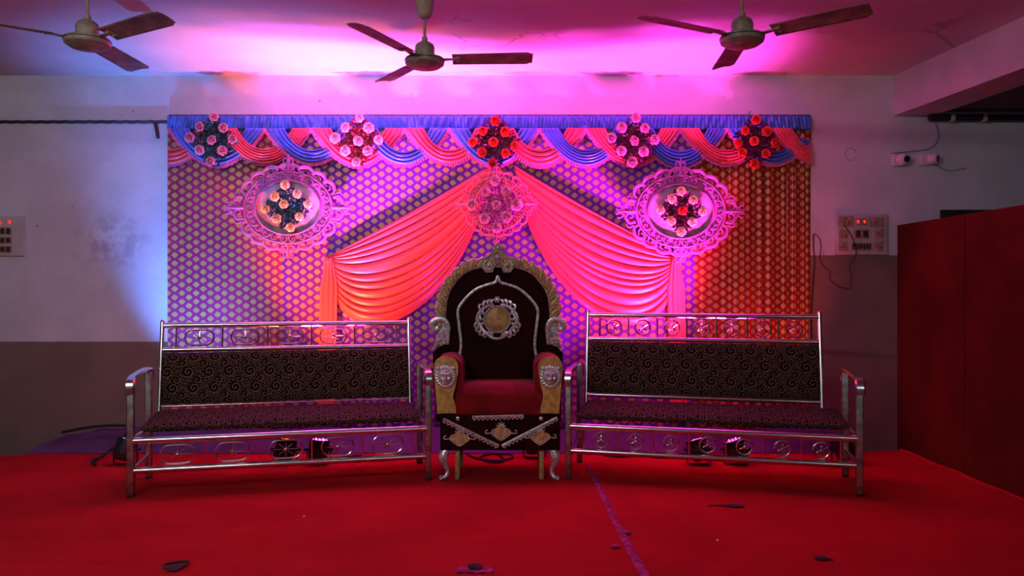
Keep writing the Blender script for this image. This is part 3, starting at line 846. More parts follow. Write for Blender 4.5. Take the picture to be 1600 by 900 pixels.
# ------------------------------------------------------------------ throne
def throne():
    root_loc = Vector((-0.085, 4.98, 0))
    root = empty('throne', root_loc, 0, 'ornate throne with arched dark velvet back and silver lion arms, in the middle', 'throne')
    L = root_loc
    DBk = 5.18; CX = 778.0                     # front face of the backrest
    def Q(px, py, d=DBk): return P(px, py, d)
    def sym(half):                             # half: list of (dx,y) from bottom-left up to the top centre
        l = [(CX-dx, y) for dx, y in half]; r = [(CX+dx, y) for dx, y in reversed(half) if dx > 0.01]
        return l+r
    up = (0, 1, 0)
    inner = [(81, 640), (81, 600), (81, 560), (81.5, 520), (82, 497), (81, 480), (77, 459), (67, 442), (55, 429), (40, 421), (23, 417), (0, 417)]
    outer = [(98, 640), (98, 600), (99, 556), (100, 545), (96, 520), (96, 500), (97, 486), (94, 465), (86, 446), (75, 430), (60, 416), (43, 408), (25, 404), (0, 402)]
    # upholstered slab
    def outline(half, d):
        pts = smooth_path([Vector((x, 0, y)) for x, y in sym(half)], 4); return [((p.x-800)/F*d, CZ+(450-p.z)/F*d) for p in pts]
    m = MB(); m.prism(outline([(x-4 if x > 5 else x, y+(3 if x < 90 else 0)) for x, y in outer], DBk), DBk+0.012, DBk+0.085)
    m.build('backrest', M['velvet_dark'], root, loc=L)
    # padded inner panel (domed), bounded by the silver line
    arch = [(61, 640), (61, 600), (61, 560), (58, 545), (58, 530), (61, 505), (62, 484), (51, 467), (34, 452), (17, 445), (4, 441), (0, 432)]
    def pad(u, v):
        hl = smooth_path([Vector((x, 0, y)) for x, y in arch], 4)
        k = v*(len(hl)-1); i = min(len(hl)-2, int(k)); q = hl[i].lerp(hl[i+1], k-i)
        s = (u-0.5)*2
        dep = DBk-0.028*(1-abs(s)**3)*min(1, (1-v)*6)-0.004
        return P(CX+s*q.x, q.z, dep)
    MB().grid(pad, 30, 60).build('back_pad', M['velvet_dark'], root, loc=L)
    # plain ground of the carved border
    ib = smooth_path([Vector((x, 0, y)) for x, y in sym(inner[4:])], 6)
    ob = smooth_path([Vector((x, 0, y)) for x, y in sym(outer[5:])], 6)
    def rs(path, n):
        ds = [0]
        for a, b in zip(path[:-1], path[1:]): ds.append(ds[-1]+(b-a).length)
        out = []; j = 0
        for k in range(n+1):
            t = ds[-1]*k/n
            while j < len(ds)-2 and ds[j+1] < t: j += 1
            out.append(path[j].lerp(path[j+1], (t-ds[j])/max(1e-9, ds[j+1]-ds[j])))
        return out
    NB = 96; ib, ob = rs(ib, NB), rs(ob, NB)
    def bord(u, v):
        k = round(v*NB); a, b = ib[k], ob[k]; q = a.lerp(b, u)
        return P(q.x, q.z, DBk+0.004-0.016*math.sin(PI*u)**0.6)
    fr = MB().grid(bord, 8, NB).build('carved_frame', M['gold'], root, loc=L)
    # silver beading along both edges of the border
    m = MB(); m.tube([P(q.x, q.z, DBk-0.002) for q in ib], 0.006, 6)
    for k in range(0, NB+1, 2): m.ball(P(ob[k].x, ob[k].z, DBk), 0.0085, n=5)
    for k in range(0, NB+1, 1): m.ball(P(ib[k].x, ib[k].z, DBk-0.006), 0.0042, n=4)
    m.build('beading', M['silver'], fr, loc=(0, 0, 0)+L if False else L)
    # overlapping acanthus leaves on the border
    m = MB(); ml = MB()
    for side in (0, 1):
        for j in range(9):
            k = 2+j*5; kk = k if side == 0 else NB-k; st_ = 1 if side == 0 else -1
            idx = [max(0, min(NB, kk+st_*q)) for q in (0, 2, 4, 6)]
            a0 = ib[idx[0]].lerp(ob[idx[0]], 0.15); a1 = ib[idx[1]].lerp(ob[idx[1]], 0.55); a2 = ib[idx[2]].lerp(ob[idx[2]], 1.02); a3 = ib[idx[3]].lerp(ob[idx[3]], 0.80)
            pth = smooth_path([P(a.x, a.z, DBk-0.016) for a in (a0, a1, a2, a3)], 5); n = len(pth)
            m.tube(pth, [0.005+0.011*math.sin(PI*(0.15+0.8*i/(n-1))) for i in range(n)], 7, up=up, flat=0.5)
            b0 = ib[idx[0]].lerp(ob[idx[0]], 0.5); b1 = ib[idx[1]].lerp(ob[idx[1]], 0.95); b2 = ib[idx[2]].lerp(ob[idx[2]], 1.1)
            ml.tube(smooth_path([P(a.x, a.z, DBk-0.024) for a in (b0, b1, b2)], 4), 0.0040, 5, up=up)
            c0 = ib[idx[1]].lerp(ob[idx[1]], 0.1); c1 = ib[idx[2]].lerp(ob[idx[2]], 0.45)
            ml.tube(smooth_path([P(a.x, a.z, DBk-0.024) for a in (c0, c1, b2)], 4), 0.0038, 5, up=up)
    m.build('carved_leaves', M['gold'], fr, loc=L); ml.build('leaf_veins', M['silver'], fr, loc=L)
    # crown
    def PP(dx, py, e=0.0): return P(CX+dx, py, DBk-0.022-e)
    cr = [(0, 378), (-4, 384), (-9, 388), (-8, 393), (-14, 400), (-24, 406), (-25, 417), (-19, 425), (-9, 425), (-5, 415), (0, 410), (5, 415), (9, 425), (19, 425), (25, 417), (24, 406), (14, 400), (8, 393), (9, 388), (4, 384)]
    m = MB(); d = DBk-0.012
    m.prism([(P(CX+dx, py, d).x, P(CX+dx, py, d).z) for dx, py in cr], DBk-0.018, DBk+0.02)
    co = m.build('crown', M['gold_leaf'], root, smooth=False, loc=L)
    m = MB()
    m.tube([PP(dx, py) for dx, py in cr], 0.0045, 6, closed=True)
    cc = (0, 402)
    for rad in (8.5, 3.0): m.tube([PP(cc[0]+rad*math.cos(2*PI*k/24), cc[1]+rad*math.sin(2*PI*k/24), 0.004) for k in range(24)], 0.004, 6, closed=True)
    for k in range(8):
        t = 2*PI*k/8; m.tube([PP(3*math.cos(t), 402+3*math.sin(t), .004), PP(8*math.cos(t), 402+8*math.sin(t), .004)], 0.0022, 4)
    m.ball(PP(0, 402, 0.006), 0.008, n=6); m.ball(PP(0, 387, 0.0), 0.012, 1, 0.7, 1.3, n=7); m.ball(PP(-5, 389, 0), 0.008, n=5); m.ball(PP(5, 389, 0), 0.008, n=5); m.ball(PP(0, 380, 0), 0.008, 0.8, 0.8, 1.6, n=6)
    for s in (-1, 1):
        pts = [PP(s*14+s*9*(1-t)*math.cos(-1.2+7.5*t), 415+9*(1-t*0.8)*math.sin(-1.2+7.5*t), 0.004) for t in [i/22 for i in range(23)]]
        m.tube(pts, [0.006-0.003*i/22 for i in range(23)], 6, up=up); m.ball(PP(s*14, 415, 0.006), 0.010, n=6)
    m.build('crown_scrollwork', M['silver'], co, loc=L)
    # silver line arch
    pts = smooth_path([P(x, y, DBk-0.030) for x, y in sym(arch[2:])], 6)
    m = MB(); m.tube(pts, 0.0105, 8, up=up, flat=0.6)
    for k in range(0, len(pts), 5): m.ball(pts[k]+Vector((0, -0.005, 0)), 0.007, n=5)
    m.build('silver_arch', M['silver'], root, loc=L)
    # wreath with gold disc
    c = (777-CX, 499)
    dw = DBk-0.034
    def WP(r, t, e=0.0): return P(CX+c[0]+r*math.cos(t), c[1]-r*math.sin(t), dw-e)
    mt = Matrix.Translation(P(CX+c[0], c[1], dw)) @ Matrix.Rotation(PI/2, 4, 'X')
    dk = MB(); dk.lathe([(0.084, 0.0), (0.084, 0.008), (0.078, 0.013), (0.04, 0.018), (1e-6, 0.019)], mt, 40); dd = dk.build('gold_disc', M['gold_leaf'], root, loc=L)
    m = MB()
    m.tube([WP(20.5, 2*PI*k/48, 0.012) for k in range(48)], 0.007, 6, closed=True)
    for k in range(32): m.ball(WP(20.5, 2*PI*k/32, 0.018), 0.006, n=4)
    for s in (-1, 1):
        def A(t): return PI/2+s*t
        # broad stems
        pth = smooth_path([WP(24, A(0.22), .006), WP(26, A(0.7), .008), WP(29.5, A(1.2), .01), WP(31, A(1.6), .010), WP(28.5, A(2.05), .008), WP(27.5, A(2.45), .008), WP(29.5, A(2.85), .008), WP(30.5, A(3.14), .008)], 5)
        n = len(pth); m.tube(pth, [0.009+0.006*math.sin(PI*i/(n-1)) for i in range(n)], 7, up=up)
        for (t, r0, r1, cl) in ((0.30, 24, 31, .20), (0.50, 25, 33, .20), (0.72, 26, 34.5, .20), (0.98, 28, 35.5, .20), (1.78, 29, 37, -.18), (1.98, 27, 37, -.18), (2.2, 26, 36, -.18), (2.42, 26, 34, -.18), (1.1, 22, 27, .3), (1.5, 22, 28, .3), (1.9, 22, 27, -.3), (2.6, 22, 27, -.3)):
            pth = smooth_path([WP(r0, A(t), .006), WP((r0+r1)/2, A(t+cl*0.3), .012), WP(r1, A(t-cl*0.4), .010), WP(r1-2, A(t-cl), .006)], 4)
            n = len(pth); m.tube(pth, [0.004+0.006*math.sin(PI*(0.1+0.8*i/(n-1))) for i in range(n)], 6, up=up)
        m.tube([WP(24+6*t*math.cos(9*t), A(2.75)+0.12*math.sin(9*t)*t, .008) for t in [i/14 for i in range(15)]], 0.004, 5, up=up)
    m.ball(WP(31, PI/2, .012), 0.018, 1, 0.5, 1, n=8)
    for k in range(6): m.ball(WP(31, PI/2, .014)+Vector((0.016*math.cos(k*PI/3), -0.004, 0.016*math.sin(k*PI/3))), 0.008, n=5)
    m.build('wreath', M['silver'], dd, loc=L)
    # silver scroll shoulders
    for s in (-1, 1):
        m = MB()
        def SP(dx, py, e=0.0): return P(CX+s*dx, py, DBk-0.006-e)
        m.prism([(SP(dx, py).x, SP(dx, py).z) for dx, py in ([(79, 512), (87, 500), (96, 500), (93, 520), (103, 548), (90, 541), (80, 538)])][::(1 if s < 0 else -1)], DBk-0.004, DBk+0.012)
        pth = smooth_path([SP(79, 538, .0), SP(78, 524, .006), SP(78, 510, .010), SP(84, 500, .012), SP(94, 499, .012), SP(102, 504, .012), SP(102, 512, .010), SP(97, 515, .008), SP(93, 511, .008)], 5)
        n = len(pth); m.tube(pth, [0.010+0.012*math.sin(PI*(0.05+0.8*i/(n-1))) for i in range(n)], 8, up=up, flat=0.8)
        for (a, b, r) in (((92, 520), (101, 546), .012), ((86, 519), (96, 542), .011), ((82, 525), (89, 540), .010)):
            pp = smooth_path([SP(a[0], a[1], .006), SP((a[0]+b[0])/2-2, (a[1]+b[1])/2, .012), SP(b[0], b[1], .004)], 6)
            n = len(pp); m.tube(pp, [r*(0.5+0.8*math.sin(PI*(i/(n-1)*0.8+0.1)))*(1+0.25*math.sin(i*2.4)) for i in range(n)], 7, up=up)
        for k in range(16):
            m.ball(SP(82+R.random()*14, 522+R.random()*16, 0.014), 0.007, n=5)
        m.build('scroll_shoulder', M['silver'], root, loc=L)
        MB().ball(SP(91, 508, 0.004), 0.017, 0.7, 0.6, 1.2, n=8).build('gold_cabochon', M['gold'], root, loc=L)
        # dark velvet wing under the scroll
        m = MB(); m.prism([(SP(dx, py).x, SP(dx, py).z) for dx, py in [(79, 542), (88, 541), (96, 546), (102, 552), (101, 570), (99, 620), (80, 620)]][::(1 if s < 0 else -1)], DBk-0.004, DBk+0.0118)
        m.build('side_wing', M['velvet_dark'], root, loc=L)
    # arms: padded roll running back from a gold front with a lion head
    DF = 4.80
    for s in (-1, 1):
        CXF = 778.5
        def AP(dx, py, d=DF): return P(CXF+s*dx, py, d)
        w0 = (AP(62, 600).x, AP(102, 600).x); xa, xb = min(w0), max(w0)
        # roll
        zt_ = AP(0, 557, DF).z; r = (xb-xa)/2; xc = (xa+xb)/2
        def roll(u, v):
            y = DF+0.012+v*0.37
            a = -0.35*PI+u*1.70*PI
            bul = 0.975
            rr_ = r*1.0*bul
            xx = xc-s*0.008*0+math.cos(a-PI*0+0)*0
            # outline: half circle on top, straight flanks
            t = u
            if t < 0.25: p = (1, -(0.25-t)*7.2)
            elif t > 0.75: p = (-1, -(t-0.75)*7.2)
            else:
                q = (t-0.25)*2*PI; p = (math.cos(q), math.sin(q)*0.85)
            inn = -s*0.022 if p[0]*s < 0 else 0
            return Vector((xc+p[0]*rr_*(1.0)+inn*(0.5+0.5*abs(p[0])), y, zt_-r*0.85+p[1]*rr_))
        m = MB(); m.grid(roll, 40, 14)
        o0 = len(m.v)
        m.add([roll(i/40, 0) for i in range(41)], [tuple(range(41))]); 
        m.build('armrest', M['velvet_red'], root, loc=L)
        # inner armrest pad below the roll down to the base
        MB().box((xa+0.012, DF+0.03, 0.355), (xb-0.012, DF+0.36, zt_-r*1.6), 0.012).build('arm_body', M['velvet_dark'], root, loc=L)
        # gold front
        fp = [(66, 645), (66, 636), (70, 620), (66, 600), (62.5, 580), (64, 566), (70, 560), (82, 557.5), (94, 560), (99, 567), (100, 580), (98, 605), (96, 630), (95, 646)]
        fp = smooth_path([Vector((dx, 0, py)) for dx, py in fp], 4)
        poly = [(AP(q.x, q.z).x, AP(q.x, q.z).z) for q in fp]
        if s > 0: poly = poly[::-1]
        m = MB(); m.prism(poly, DF-0.014, DF+0.012); m.build('arm_front', M['gold'], root, loc=L, sharp=30)
        # lion head relief
        lc = AP(82, 588.5, DF-0.014); R0 = 0.069
        def lion(u, v):
            a = 2*PI*u; rr_ = v
            x = rr_*math.cos(a); z = rr_*math.sin(a)*1.12+0.0
            edge = 1+0.03*math.sin(a*22)*(rr_**3)
            hgt = 0.011*math.sqrt(max(0, 1-rr_**6))
            # mane locks
            mane = max(0, min(1, (rr_-0.66)/0.10))
            hgt += mane*0.0035*(0.5+0.5*math.sin(a*22+rr_*12))*(1 if rr_ < 0.97 else 0)
            g2 = lambda cx, cz, sx, sz, amp: amp*math.exp(-((x-cx)/sx)**2-((z-cz)/sz)**2)
            hgt += 0.016*max(0, 1-(x/0.60)**2-((z+0.08)/0.66)**2)**0.5   # face mass standing proud of the mane
            hgt += g2(0, -0.34, 0.25, 0.17, 0.016)                       # muzzle
            hgt += g2(0, 0.06, 0.085, 0.30, 0.012)                       # nose bridge
            hgt += g2(0, -0.16, 0.13, 0.07, 0.012)                       # nose tip
            hgt += g2(-0.26, 0.28, 0.17, 0.07, 0.013)+g2(0.26, 0.28, 0.17, 0.07, 0.013)   # brows
            hgt -= g2(-0.25, 0.12, 0.11, 0.075, 0.014)+g2(0.25, 0.12, 0.11, 0.075, 0.014) # eye hollows
            hgt -= g2(0, -0.46, 0.24, 0.045, 0.016)                      # mouth
            hgt -= g2(0, -0.30, 0.03, 0.10, 0.008)
            hgt += g2(-0.40, -0.12, 0.13, 0.18, 0.007)+g2(0.40, -0.12, 0.13, 0.18, 0.007)
            return lc+Vector((x*R0*edge, -hgt-0.001, z*R0*edge))
        m = MB(); m.grid(lion, 120, 34)
        for e in (-1, 1):
            m.ball(lc+Vector((e*0.048, -0.012, 0.052)), 0.014, 1, 0.6, 1, n=7)
            m.ball(lc+Vector((e*0.0175, -0.0215, 0.009)), 0.0042, n=5)
        m.build('lion_head', M['silver_smooth'], root, loc=L, sharp=70)
    # seat
    def P2(dx, py, d): return P(781+dx, py, d)
    def seat(u, v):
        x0, x1 = P2(-70, 0, DF).x, P2(66, 0, DF).x
        x = x0+(x1-x0)*u; y = DF+0.0+v*0.37
        e = max(0.0, 1-v/0.22)
        z = P2(0, 606, DF).z+0.014*v+0.016*(1-abs(2*u-1)**4)*math.sin(PI*min(1, 0.25+v))-0.055*(1-math.sqrt(max(0, 1-e*e)))
        return Vector((x, y-0.018*e*0.0, z))
    def seat_f(u, v):
        x0, x1 = P2(-70, 0, DF).x, P2(66, 0, DF).x; z1 = seat(u, 0).z; z0_ = P2(0, 649, DF).z
        return Vector((x0+(x1-x0)*u, DF-0.012*math.sin(PI*v*0.5+0.0)*(1-v)*2, z0_+(z1-z0_)*v))
    m = MB(); m.grid(seat, 40, 20); m.grid(seat_f, 40, 14)
    m.build('seat_cushion', M['velvet_red'], root, loc=L, sharp=75)
    # apron box
    xl, xr = P2(-93, 0, DF).x, P2(94, 0, DF).x; za, zb_ = P2(0, 703, DF).z, P2(0, 648, DF).z
    MB().box((xl, DF-0.020, za), (xr, DF+0.42, zb_), 0.01).build('apron', M['velvet_dark'], root, loc=L)
    FD = DF-0.022
    def T(px, py, e=0.0): return P(px, py, FD-e)
    # scalloped silver trims
    def trim(a, b, flip=1):
        m = MB(); A_, B_ = Vector(a+(0,)), Vector(b+(0,)); ln = (B_-A_).length; n = max(4, int(ln/6.6))
        dirv = (B_-A_)/ln; nv = Vector((-dirv.y, dirv.x, 0))*flip
        def q(t, o, e=0.003): p = A_+dirv*t+nv*o; return T(p.x, p.y, e)
        m.tube([q(0, 0), q(ln, 0)], 0.0062, 6); m.tube([q(0, 1.8), q(ln, 1.8)], 0.003, 6)
        for k in range(n):
            t0 = ln*(k+0.5)/n; w = ln/n/2
            m.tube([q(t0-w+2*w*j/6, 2+3.2*math.sin(PI*j/6)) for j in range(7)], 0.0036, 5); m.ball(q(t0, 5.6, 0.004), 0.0050, n=5)
        m.build('silver_trim', M['silver'], root, loc=L)
    trim((738, 651), (818, 649)); trim((693, 654), (780, 696)); trim((784, 696), (870, 652))
    # shield ornaments
    for (cx, cy) in ((718, 685), (783, 676), (844, 683)):
        m = MB(); body = [(0, 12), (-5, 9.5), (-11, 5), (-15, 1), (-13, -4), (-8, -6), (-4, -8.5), (0, -9), (4, -8.5), (8, -6), (13, -4), (15, 1), (11, 5), (5, 9.5)]
        pts = [(T(cx+a, cy+b).x, T(cx+a, cy+b).z) for a, b in body]
        m.prism(pts[::-1], FD-0.006, FD+0.002); go = m.build('shield_ornament', M['gold'], root, smooth=False, loc=L)
        m = MB(); m.tube(smooth_path([T(cx+a, cy+b, .005) for a, b in body], 3, closed=True), 0.0045, 5, closed=True)
        for s in (-1, 1):
            m.tube(smooth_path([T(cx+s*13, cy, .004), T(cx+s*19, cy+1, .004), T(cx+s*24, cy+1, .004), T(cx+s*24, cy-3, .004), T(cx+s*21, cy-4, .004)], 4), 0.0045, 5)
            m.tube([T(cx+s*(5+3.4*(1-t)*math.cos(7*t)), cy+1+3.4*(1-t)*math.sin(7*t), .006) for t in [i/12 for i in range(13)]], 0.0026, 5)
            m.tube(smooth_path([T(cx, cy+9, .006), T(cx+s*4, cy+5, .006), T(cx+s*10, cy+2, .006)], 3), 0.0026, 5)
        for k in range(5):
            t = PI*(0.1+0.8*k/4); m.tube([T(cx, cy-8, .005), T(cx+8*math.cos(t), cy-9-8*math.sin(t), .004)], [0.008, 0.0030], 5)
        m.ball(T(cx, cy-10, .006), 0.011, n=6)
        for (a, b) in ((-10, 0), (-7, 4), (-3, 7), (3, 7), (7, 4), (10, 0), (-8, -4), (8, -4), (0, 2), (0, -3)): m.ball(T(cx+a, cy+b, .006), 0.0048, n=5)
        m.build('silver_scrollwork', M['silver'], go, loc=L)
    for px in (715.5, 845.5):
        m = MB(); mt = Matrix.Translation(T(px, 654)) @ Matrix.Rotation(PI/2, 4, 'X'); m.lathe([(0.012, 0), (0.012, 0.003), (0.006, 0.006), (1e-6, 0.006)], mt, 14); m.build('bolt', M['silver'], root, loc=L)
    # legs: four straight wooden, two silver cabriole in front
    zl = za
    for px in (715, 846):
        x = P(px, 0, DF+0.02).x
        for y in (DF+0.02, DF+0.36):
            MB().box((x-0.014, y-0.014, 0.0012), (x+0.014, y+0.014, zl), 0.003).build('leg', M['gold_leaf'], root, loc=L)
        MB().box((x-0.008, DF+0.03, 0.09), (x+0.008, DF+0.35, 0.11)).build('stretcher', M['gold_leaf'], root, loc=L)
    for s, px in ((-1, 697), (1, 864)):
        x = P(px, 0, DF).x; y = DF+0.015
        pth = smooth_path([(x+s*0.0, y, zl), (x+s*0.018, y-0.01, zl-0.045), (x+s*0.012, y-0.006, zl-0.085), (x-s*0.008, y, zl-0.125), (x-s*0.004, y-0.002, zl-0.155), (x+s*0.012, y-0.01, 0.016), (x+s*0.034, y-0.016, 0.010)], 5)
        n = len(pth); rad = []
        key = [0.030, 0.032, 0.020, 0.012, 0.015, 0.015, 0.007]
        for i in range(n):
            k = i/5; a = int(min(5, k)); rad.append(key[a]+(key[a+1]-key[a])*(k-a))
        m = MB(); m.tube(pth, rad, 10)
        for k in range(4):
            a = k*PI/2+0.4
            m.tube(smooth_path([(x+s*0.006+0.026*math.cos(a), y+0.024*math.sin(a)-0.004, zl-0.01), (x+s*0.018+0.030*math.cos(a+.5), y-0.01+0.028*math.sin(a+.5), zl-0.045), (x+s*0.010+0.016*math.cos(a+1), y+0.014*math.sin(a+1), zl-0.095), (x-s*0.006+0.010*math.cos(a+1.3), y+0.010*math.sin(a+1.3), zl-0.12)], 4), 0.006, 5)
        for k in range(3): m.tube([(x+s*0.010, y-0.01, 0.016), (x+s*(0.026+0.006*k), y-0.030+0.022*k, 0.014), (x+s*(0.036+0.006*k), y-0.036+0.026*k, 0.006)], [0.010, 0.008, 0.005], 6)
        m.build('cabriole_leg', M['silver'], root, loc=L, sharp=80)
throne()

# ------------------------------------------------------------------ ceiling fans
def make_fan():
    root = empty('ceiling_fan', (0, 0, 0))
    # origin at the hub centre (blade plane)
    I = Matrix()
    MB().lathe([(1e-6, -0.045), (0.035, -0.044), (0.085, -0.034), (0.108, -0.018), (0.112, -0.002), (0.108, 0.014), (0.085, 0.022), (0.06, 0.024), (0.055, 0.03)], I, 36).build('motor', M['fan_metal'], root)
    MB().lathe([(0.105, 0.0005), (0.1135, 0.0005), (0.1135, 0.0045), (0.105, 0.0045)], I, 36).build('motor_band', M['darkpaint'], root)
    MB().lathe([(0.050, 0.030), (0.055, 0.040), (0.056, 0.075), (0.050, 0.092), (0.034, 0.104), (0.018, 0.112), (0.016, 0.135)], I, 28).build('lower_canopy', M['fan_metal'], root)
    MB().cyl((0, 0, 0.10), (0, 0, 0.36), 0.0085, 12).build('down_rod', M['fan_metal'], root)
    top = CEIL-2.478
    MB().lathe([(0.016, top-0.105), (0.034, top-0.09), (0.048, top-0.06), (0.052, top-0.02), (0.052, top-0.001)], I, 28).build('upper_canopy', M['fan_metal'], root)
    for k in range(3):
        m = MB()
        def fn(u, v):
            x = 0.155+0.455*u; w = (0.058+0.008*u)
            if u > 0.965: w *= 0.80
            y = (v-0.5)*2*w
            return Vector((x, y, 0.012+0.012*(u)-y*0.20+0.006*math.cos(PI*(v-0.5))))
        m.grid(fn, 30, 8)
        b = m.build('blade', M['fan_blade'], root); solid(b, 0.003, 0)
        h = MB(); h.add([(0.09, -0.022, 0.006), (0.09, 0.022, 0.006), (0.155, 0.012, 0.010), (0.155, -0.012, 0.010), (0.20, -0.030, 0.018), (0.20, 0.030, 0.007),
                         (0.09, -0.022, 0.012), (0.09, 0.022, 0.012), (0.155, 0.012, 0.016), (0.155, -0.012, 0.016), (0.20, -0.030, 0.022), (0.20, 0.030, 0.011)],
                        [(0, 1, 2, 3), (3, 2, 5, 4), (6, 9, 8, 7), (9, 10, 11, 8), (0, 3, 9, 6), (3, 4, 10, 9), (1, 7, 8, 2), (2, 8, 11, 5), (4, 5, 11, 10), (0, 6, 7, 1)])
        for q in (-0.018, 0.018): h.cyl((0.185, q, 0.004-q*0.2), (0.185, q, 0.020-q*0.2), 0.005, 6)
        h.build('blade_bracket', M['fan_metal'], b, smooth=False)
        b.rotation_euler = (0, 0, 2*PI*k/3)
    return root
def copy_tree(o, parent=None):
    c = o.copy(); COL.objects.link(c); c.parent = parent
    for ch in [x for x in list(o.children)]: copy_tree(ch, c)
    return c
fan0 = make_fan()
fans = [((-2.20, 3.98, 2.478), -28, 'ceiling fan with dusty blades at the left, its left blade cut by the frame'),
        ((-0.492, 4.33, 2.478), 2, 'ceiling fan hanging above the bright glow, left of the throne'),
        ((1.18, 3.94, 2.478), -36, 'ceiling fan with brown blades at the right, toward the ceiling beam')]
for i, (loc, a, lab) in enumerate(fans):
    f = fan0 if i == 0 else copy_tree(fan0)
    f.location = loc; f.rotation_euler = (0, 0, math.radians(a))
    tag(f, lab, 'fan', 'ceiling fans')

# ------------------------------------------------------------------ stage lamps
def par(px, d, aim, color, power, cone, label):
    x = (px-800)/F*d
    root = empty('stage_lamp', (x, d, 0), 0, label, 'lamp', 'stage lamps on the floor behind the seats')
    piv = Vector((0, 0, 0.105)); ax = (Vector(aim)-Vector((x, d, 0.13))).normalized()
    q = ax.to_track_quat('Z', 'Y').to_matrix().to_4x4()
    T = Matrix.Translation(piv) @ q
    MB().lathe([(1e-6, -0.075), (0.045, -0.075), (0.062, -0.06), (0.068, -0.02), (0.068, 0.06), (0.072, 0.062), (0.072, 0.070), (0.064, 0.070), (0.062, 0.058), (1e-6, 0.056)], T, 24).build('housing', M['black'], root)
    m = MB()
    for k in range(12):
        a = 2*PI*k/12; rr_ = 0.046 if k % 2 else 0.026
        m.ball(T @ Vector((rr_*math.cos(a), rr_*math.sin(a), 0.060)), 0.008, n=4)
    m.build('lens', mat_emit('lens_glow', color, 6.0), root)
    # U bracket
    pts = smooth_path([(-0.078, 0, 0.105), (-0.080, 0, 0.04), (-0.070, 0.0, 0.008), (0, 0, 0.005), (0.070, 0.0, 0.008), (0.080, 0, 0.04), (0.078, 0, 0.105)], 5)
    MB().tube(pts, 0.009, 6, flat=0.4).build('bracket', M['black'], root)
    for q in (-1, 1): MB().cyl((q*0.07, 0, 0.105), (q*0.1, 0, 0.105), 0.012, 10).build('knob', M['black'], root)
    l = bpy.data.lights.new('lamp_light', 'SPOT'); l.energy = power; l.color = color; l.spot_size = math.radians(cone*1.2)
    l.spot_blend = 1.0; l.shadow_soft_size = 0.05
    o = bpy.data.objects.new('lamp_light', l); COL.objects.link(o); o.parent = root
    o.location = piv+ax*0.085; o.rotation_euler = ax.to_track_quat('-Z', 'Y').to_euler()
for a in PARS: par(*a)

# ------------------------------------------------------------------ things on the walls
def switchboard(px0, px1, py0, py1, mods, leds, label, frame_x=None):
    d = DW-0.02
    a, b = P(px0, py1, d), P(px1, py0, d)
    root = empty('switchboard', ((a.x+b.x)/2, DW-0.001, a.z), 0, label, 'switchboard', 'switchboards on the back wall'); L = root.location
    MB().box((a.x, DW-0.022, a.z), (b.x, DW-0.002, b.z), 0.004).build('plate', M['plate'], root, loc=L)
    for (x0, y0, x1, y1, n) in mods:
        p, q = P(x0, y1, d), P(x1, y0, d)
        mo = MB().box((p.x, DW-0.030, p.z), (q.x, DW-0.0225, q.z), 0.002).build('switch_module', M['module'], root, loc=L)
        if n > 0:
            for k in range(n):
                cx = p.x+(q.x-p.x)*(k+0.5)/n; w = (q.x-p.x)/n*0.32; zc = (p.z+q.z)/2; hh = (q.z-p.z)*0.34
                MB().box((cx-w, DW-0.036, zc-hh), (cx+w, DW-0.0305, zc+hh), 0.0015).build('rocker', M['switch_black'], mo, loc=L)
        else:
            m = MB()
            c = Vector(((p.x+q.x)/2, DW-0.030, (p.z+q.z)/2)); r = min(q.x-p.x, q.z-p.z)*0.20
            for (ux, uz) in ((0, 1.1), (-1, -0.6), (1, -0.6)): m.cyl(c+Vector((ux*r, -0.004, uz*r)), c+Vector((ux*r, 0.0, uz*r)), r*0.34, 8)
            m.build('socket', M['switch_black'], mo, loc=L)
    for (x, y) in leds:
        c = P(x, y, d); MB().ball((c.x, DW-0.030, c.z), 0.011, 1, 0.7, 1.2, n=7).build('indicator_light', M['led'], root, loc=L)
    return root
switchboard(1305, 1387, 334, 398, [(1309, 338, 1334, 354, 0), (1356, 339, 1380, 354, 0), (1310, 358, 1324, 373, 0), (1334, 358, 1357, 373, 2), (1366, 358, 1379, 373, 0),
             (1310, 377, 1324, 392, 0), (1330, 379, 1360, 391, 7), (1366, 377, 1379, 392, 0), (1337, 341, 1353, 352, -1)],
            [(1340, 346.5), (1350, 346.5)], 'wide switchboard with dirty sockets and two red lights, left of the red partition')
switchboard(-42, 38, 337, 400, [(-20, 355, 0, 367, 2), (1, 355, 19, 367, 2), (-20, 370, 0, 381, 2), (1, 370, 19, 381, 2), (-20, 384, 0, 395, 2), (1, 384, 19, 395, 2)],
            [(0.5, 348), (16, 347)], 'switchboard with rows of brown switches, cut by the left edge of the photo')
def cctv(px, py, turn, label):
    d = DW; c = P(px, py, DW)
    root = empty('security_camera', (c.x, DW, c.z), 0, label, 'camera', 'security cameras on the back wall')
    MB().box((-0.052, -0.026, -0.045), (0.030, -0.0015, 0.050), 0.006).build('mount', M['camera_white'], root)
    ax = Vector((math.sin(turn), -math.cos(turn), -0.10)).normalized()
    T = Matrix.Translation((0.008, -0.026, 0.004)) @ ax.to_track_quat('Z', 'Y').to_matrix().to_4x4()
    MB().lathe([(1e-6, -0.0), (0.044, 0.0), (0.046, 0.02), (0.042, 0.042), (0.032, 0.058), (0.026, 0.062), (1e-6, 0.062)], T, 26).build('body', M['camera_white'], root)
    MB().lathe([(0.0, 0.0622), (0.025, 0.0622), (0.024, 0.068), (0.012, 0.071), (1e-6, 0.072)], T, 22).build('lens', M['lens_black'], root)
cctv(1403, 251, 0.25, 'white dome security camera with dark lens, the left one of the pair')
cctv(1447, 250, 0.75, 'white dome security camera turned to the right, the right one of the pair')
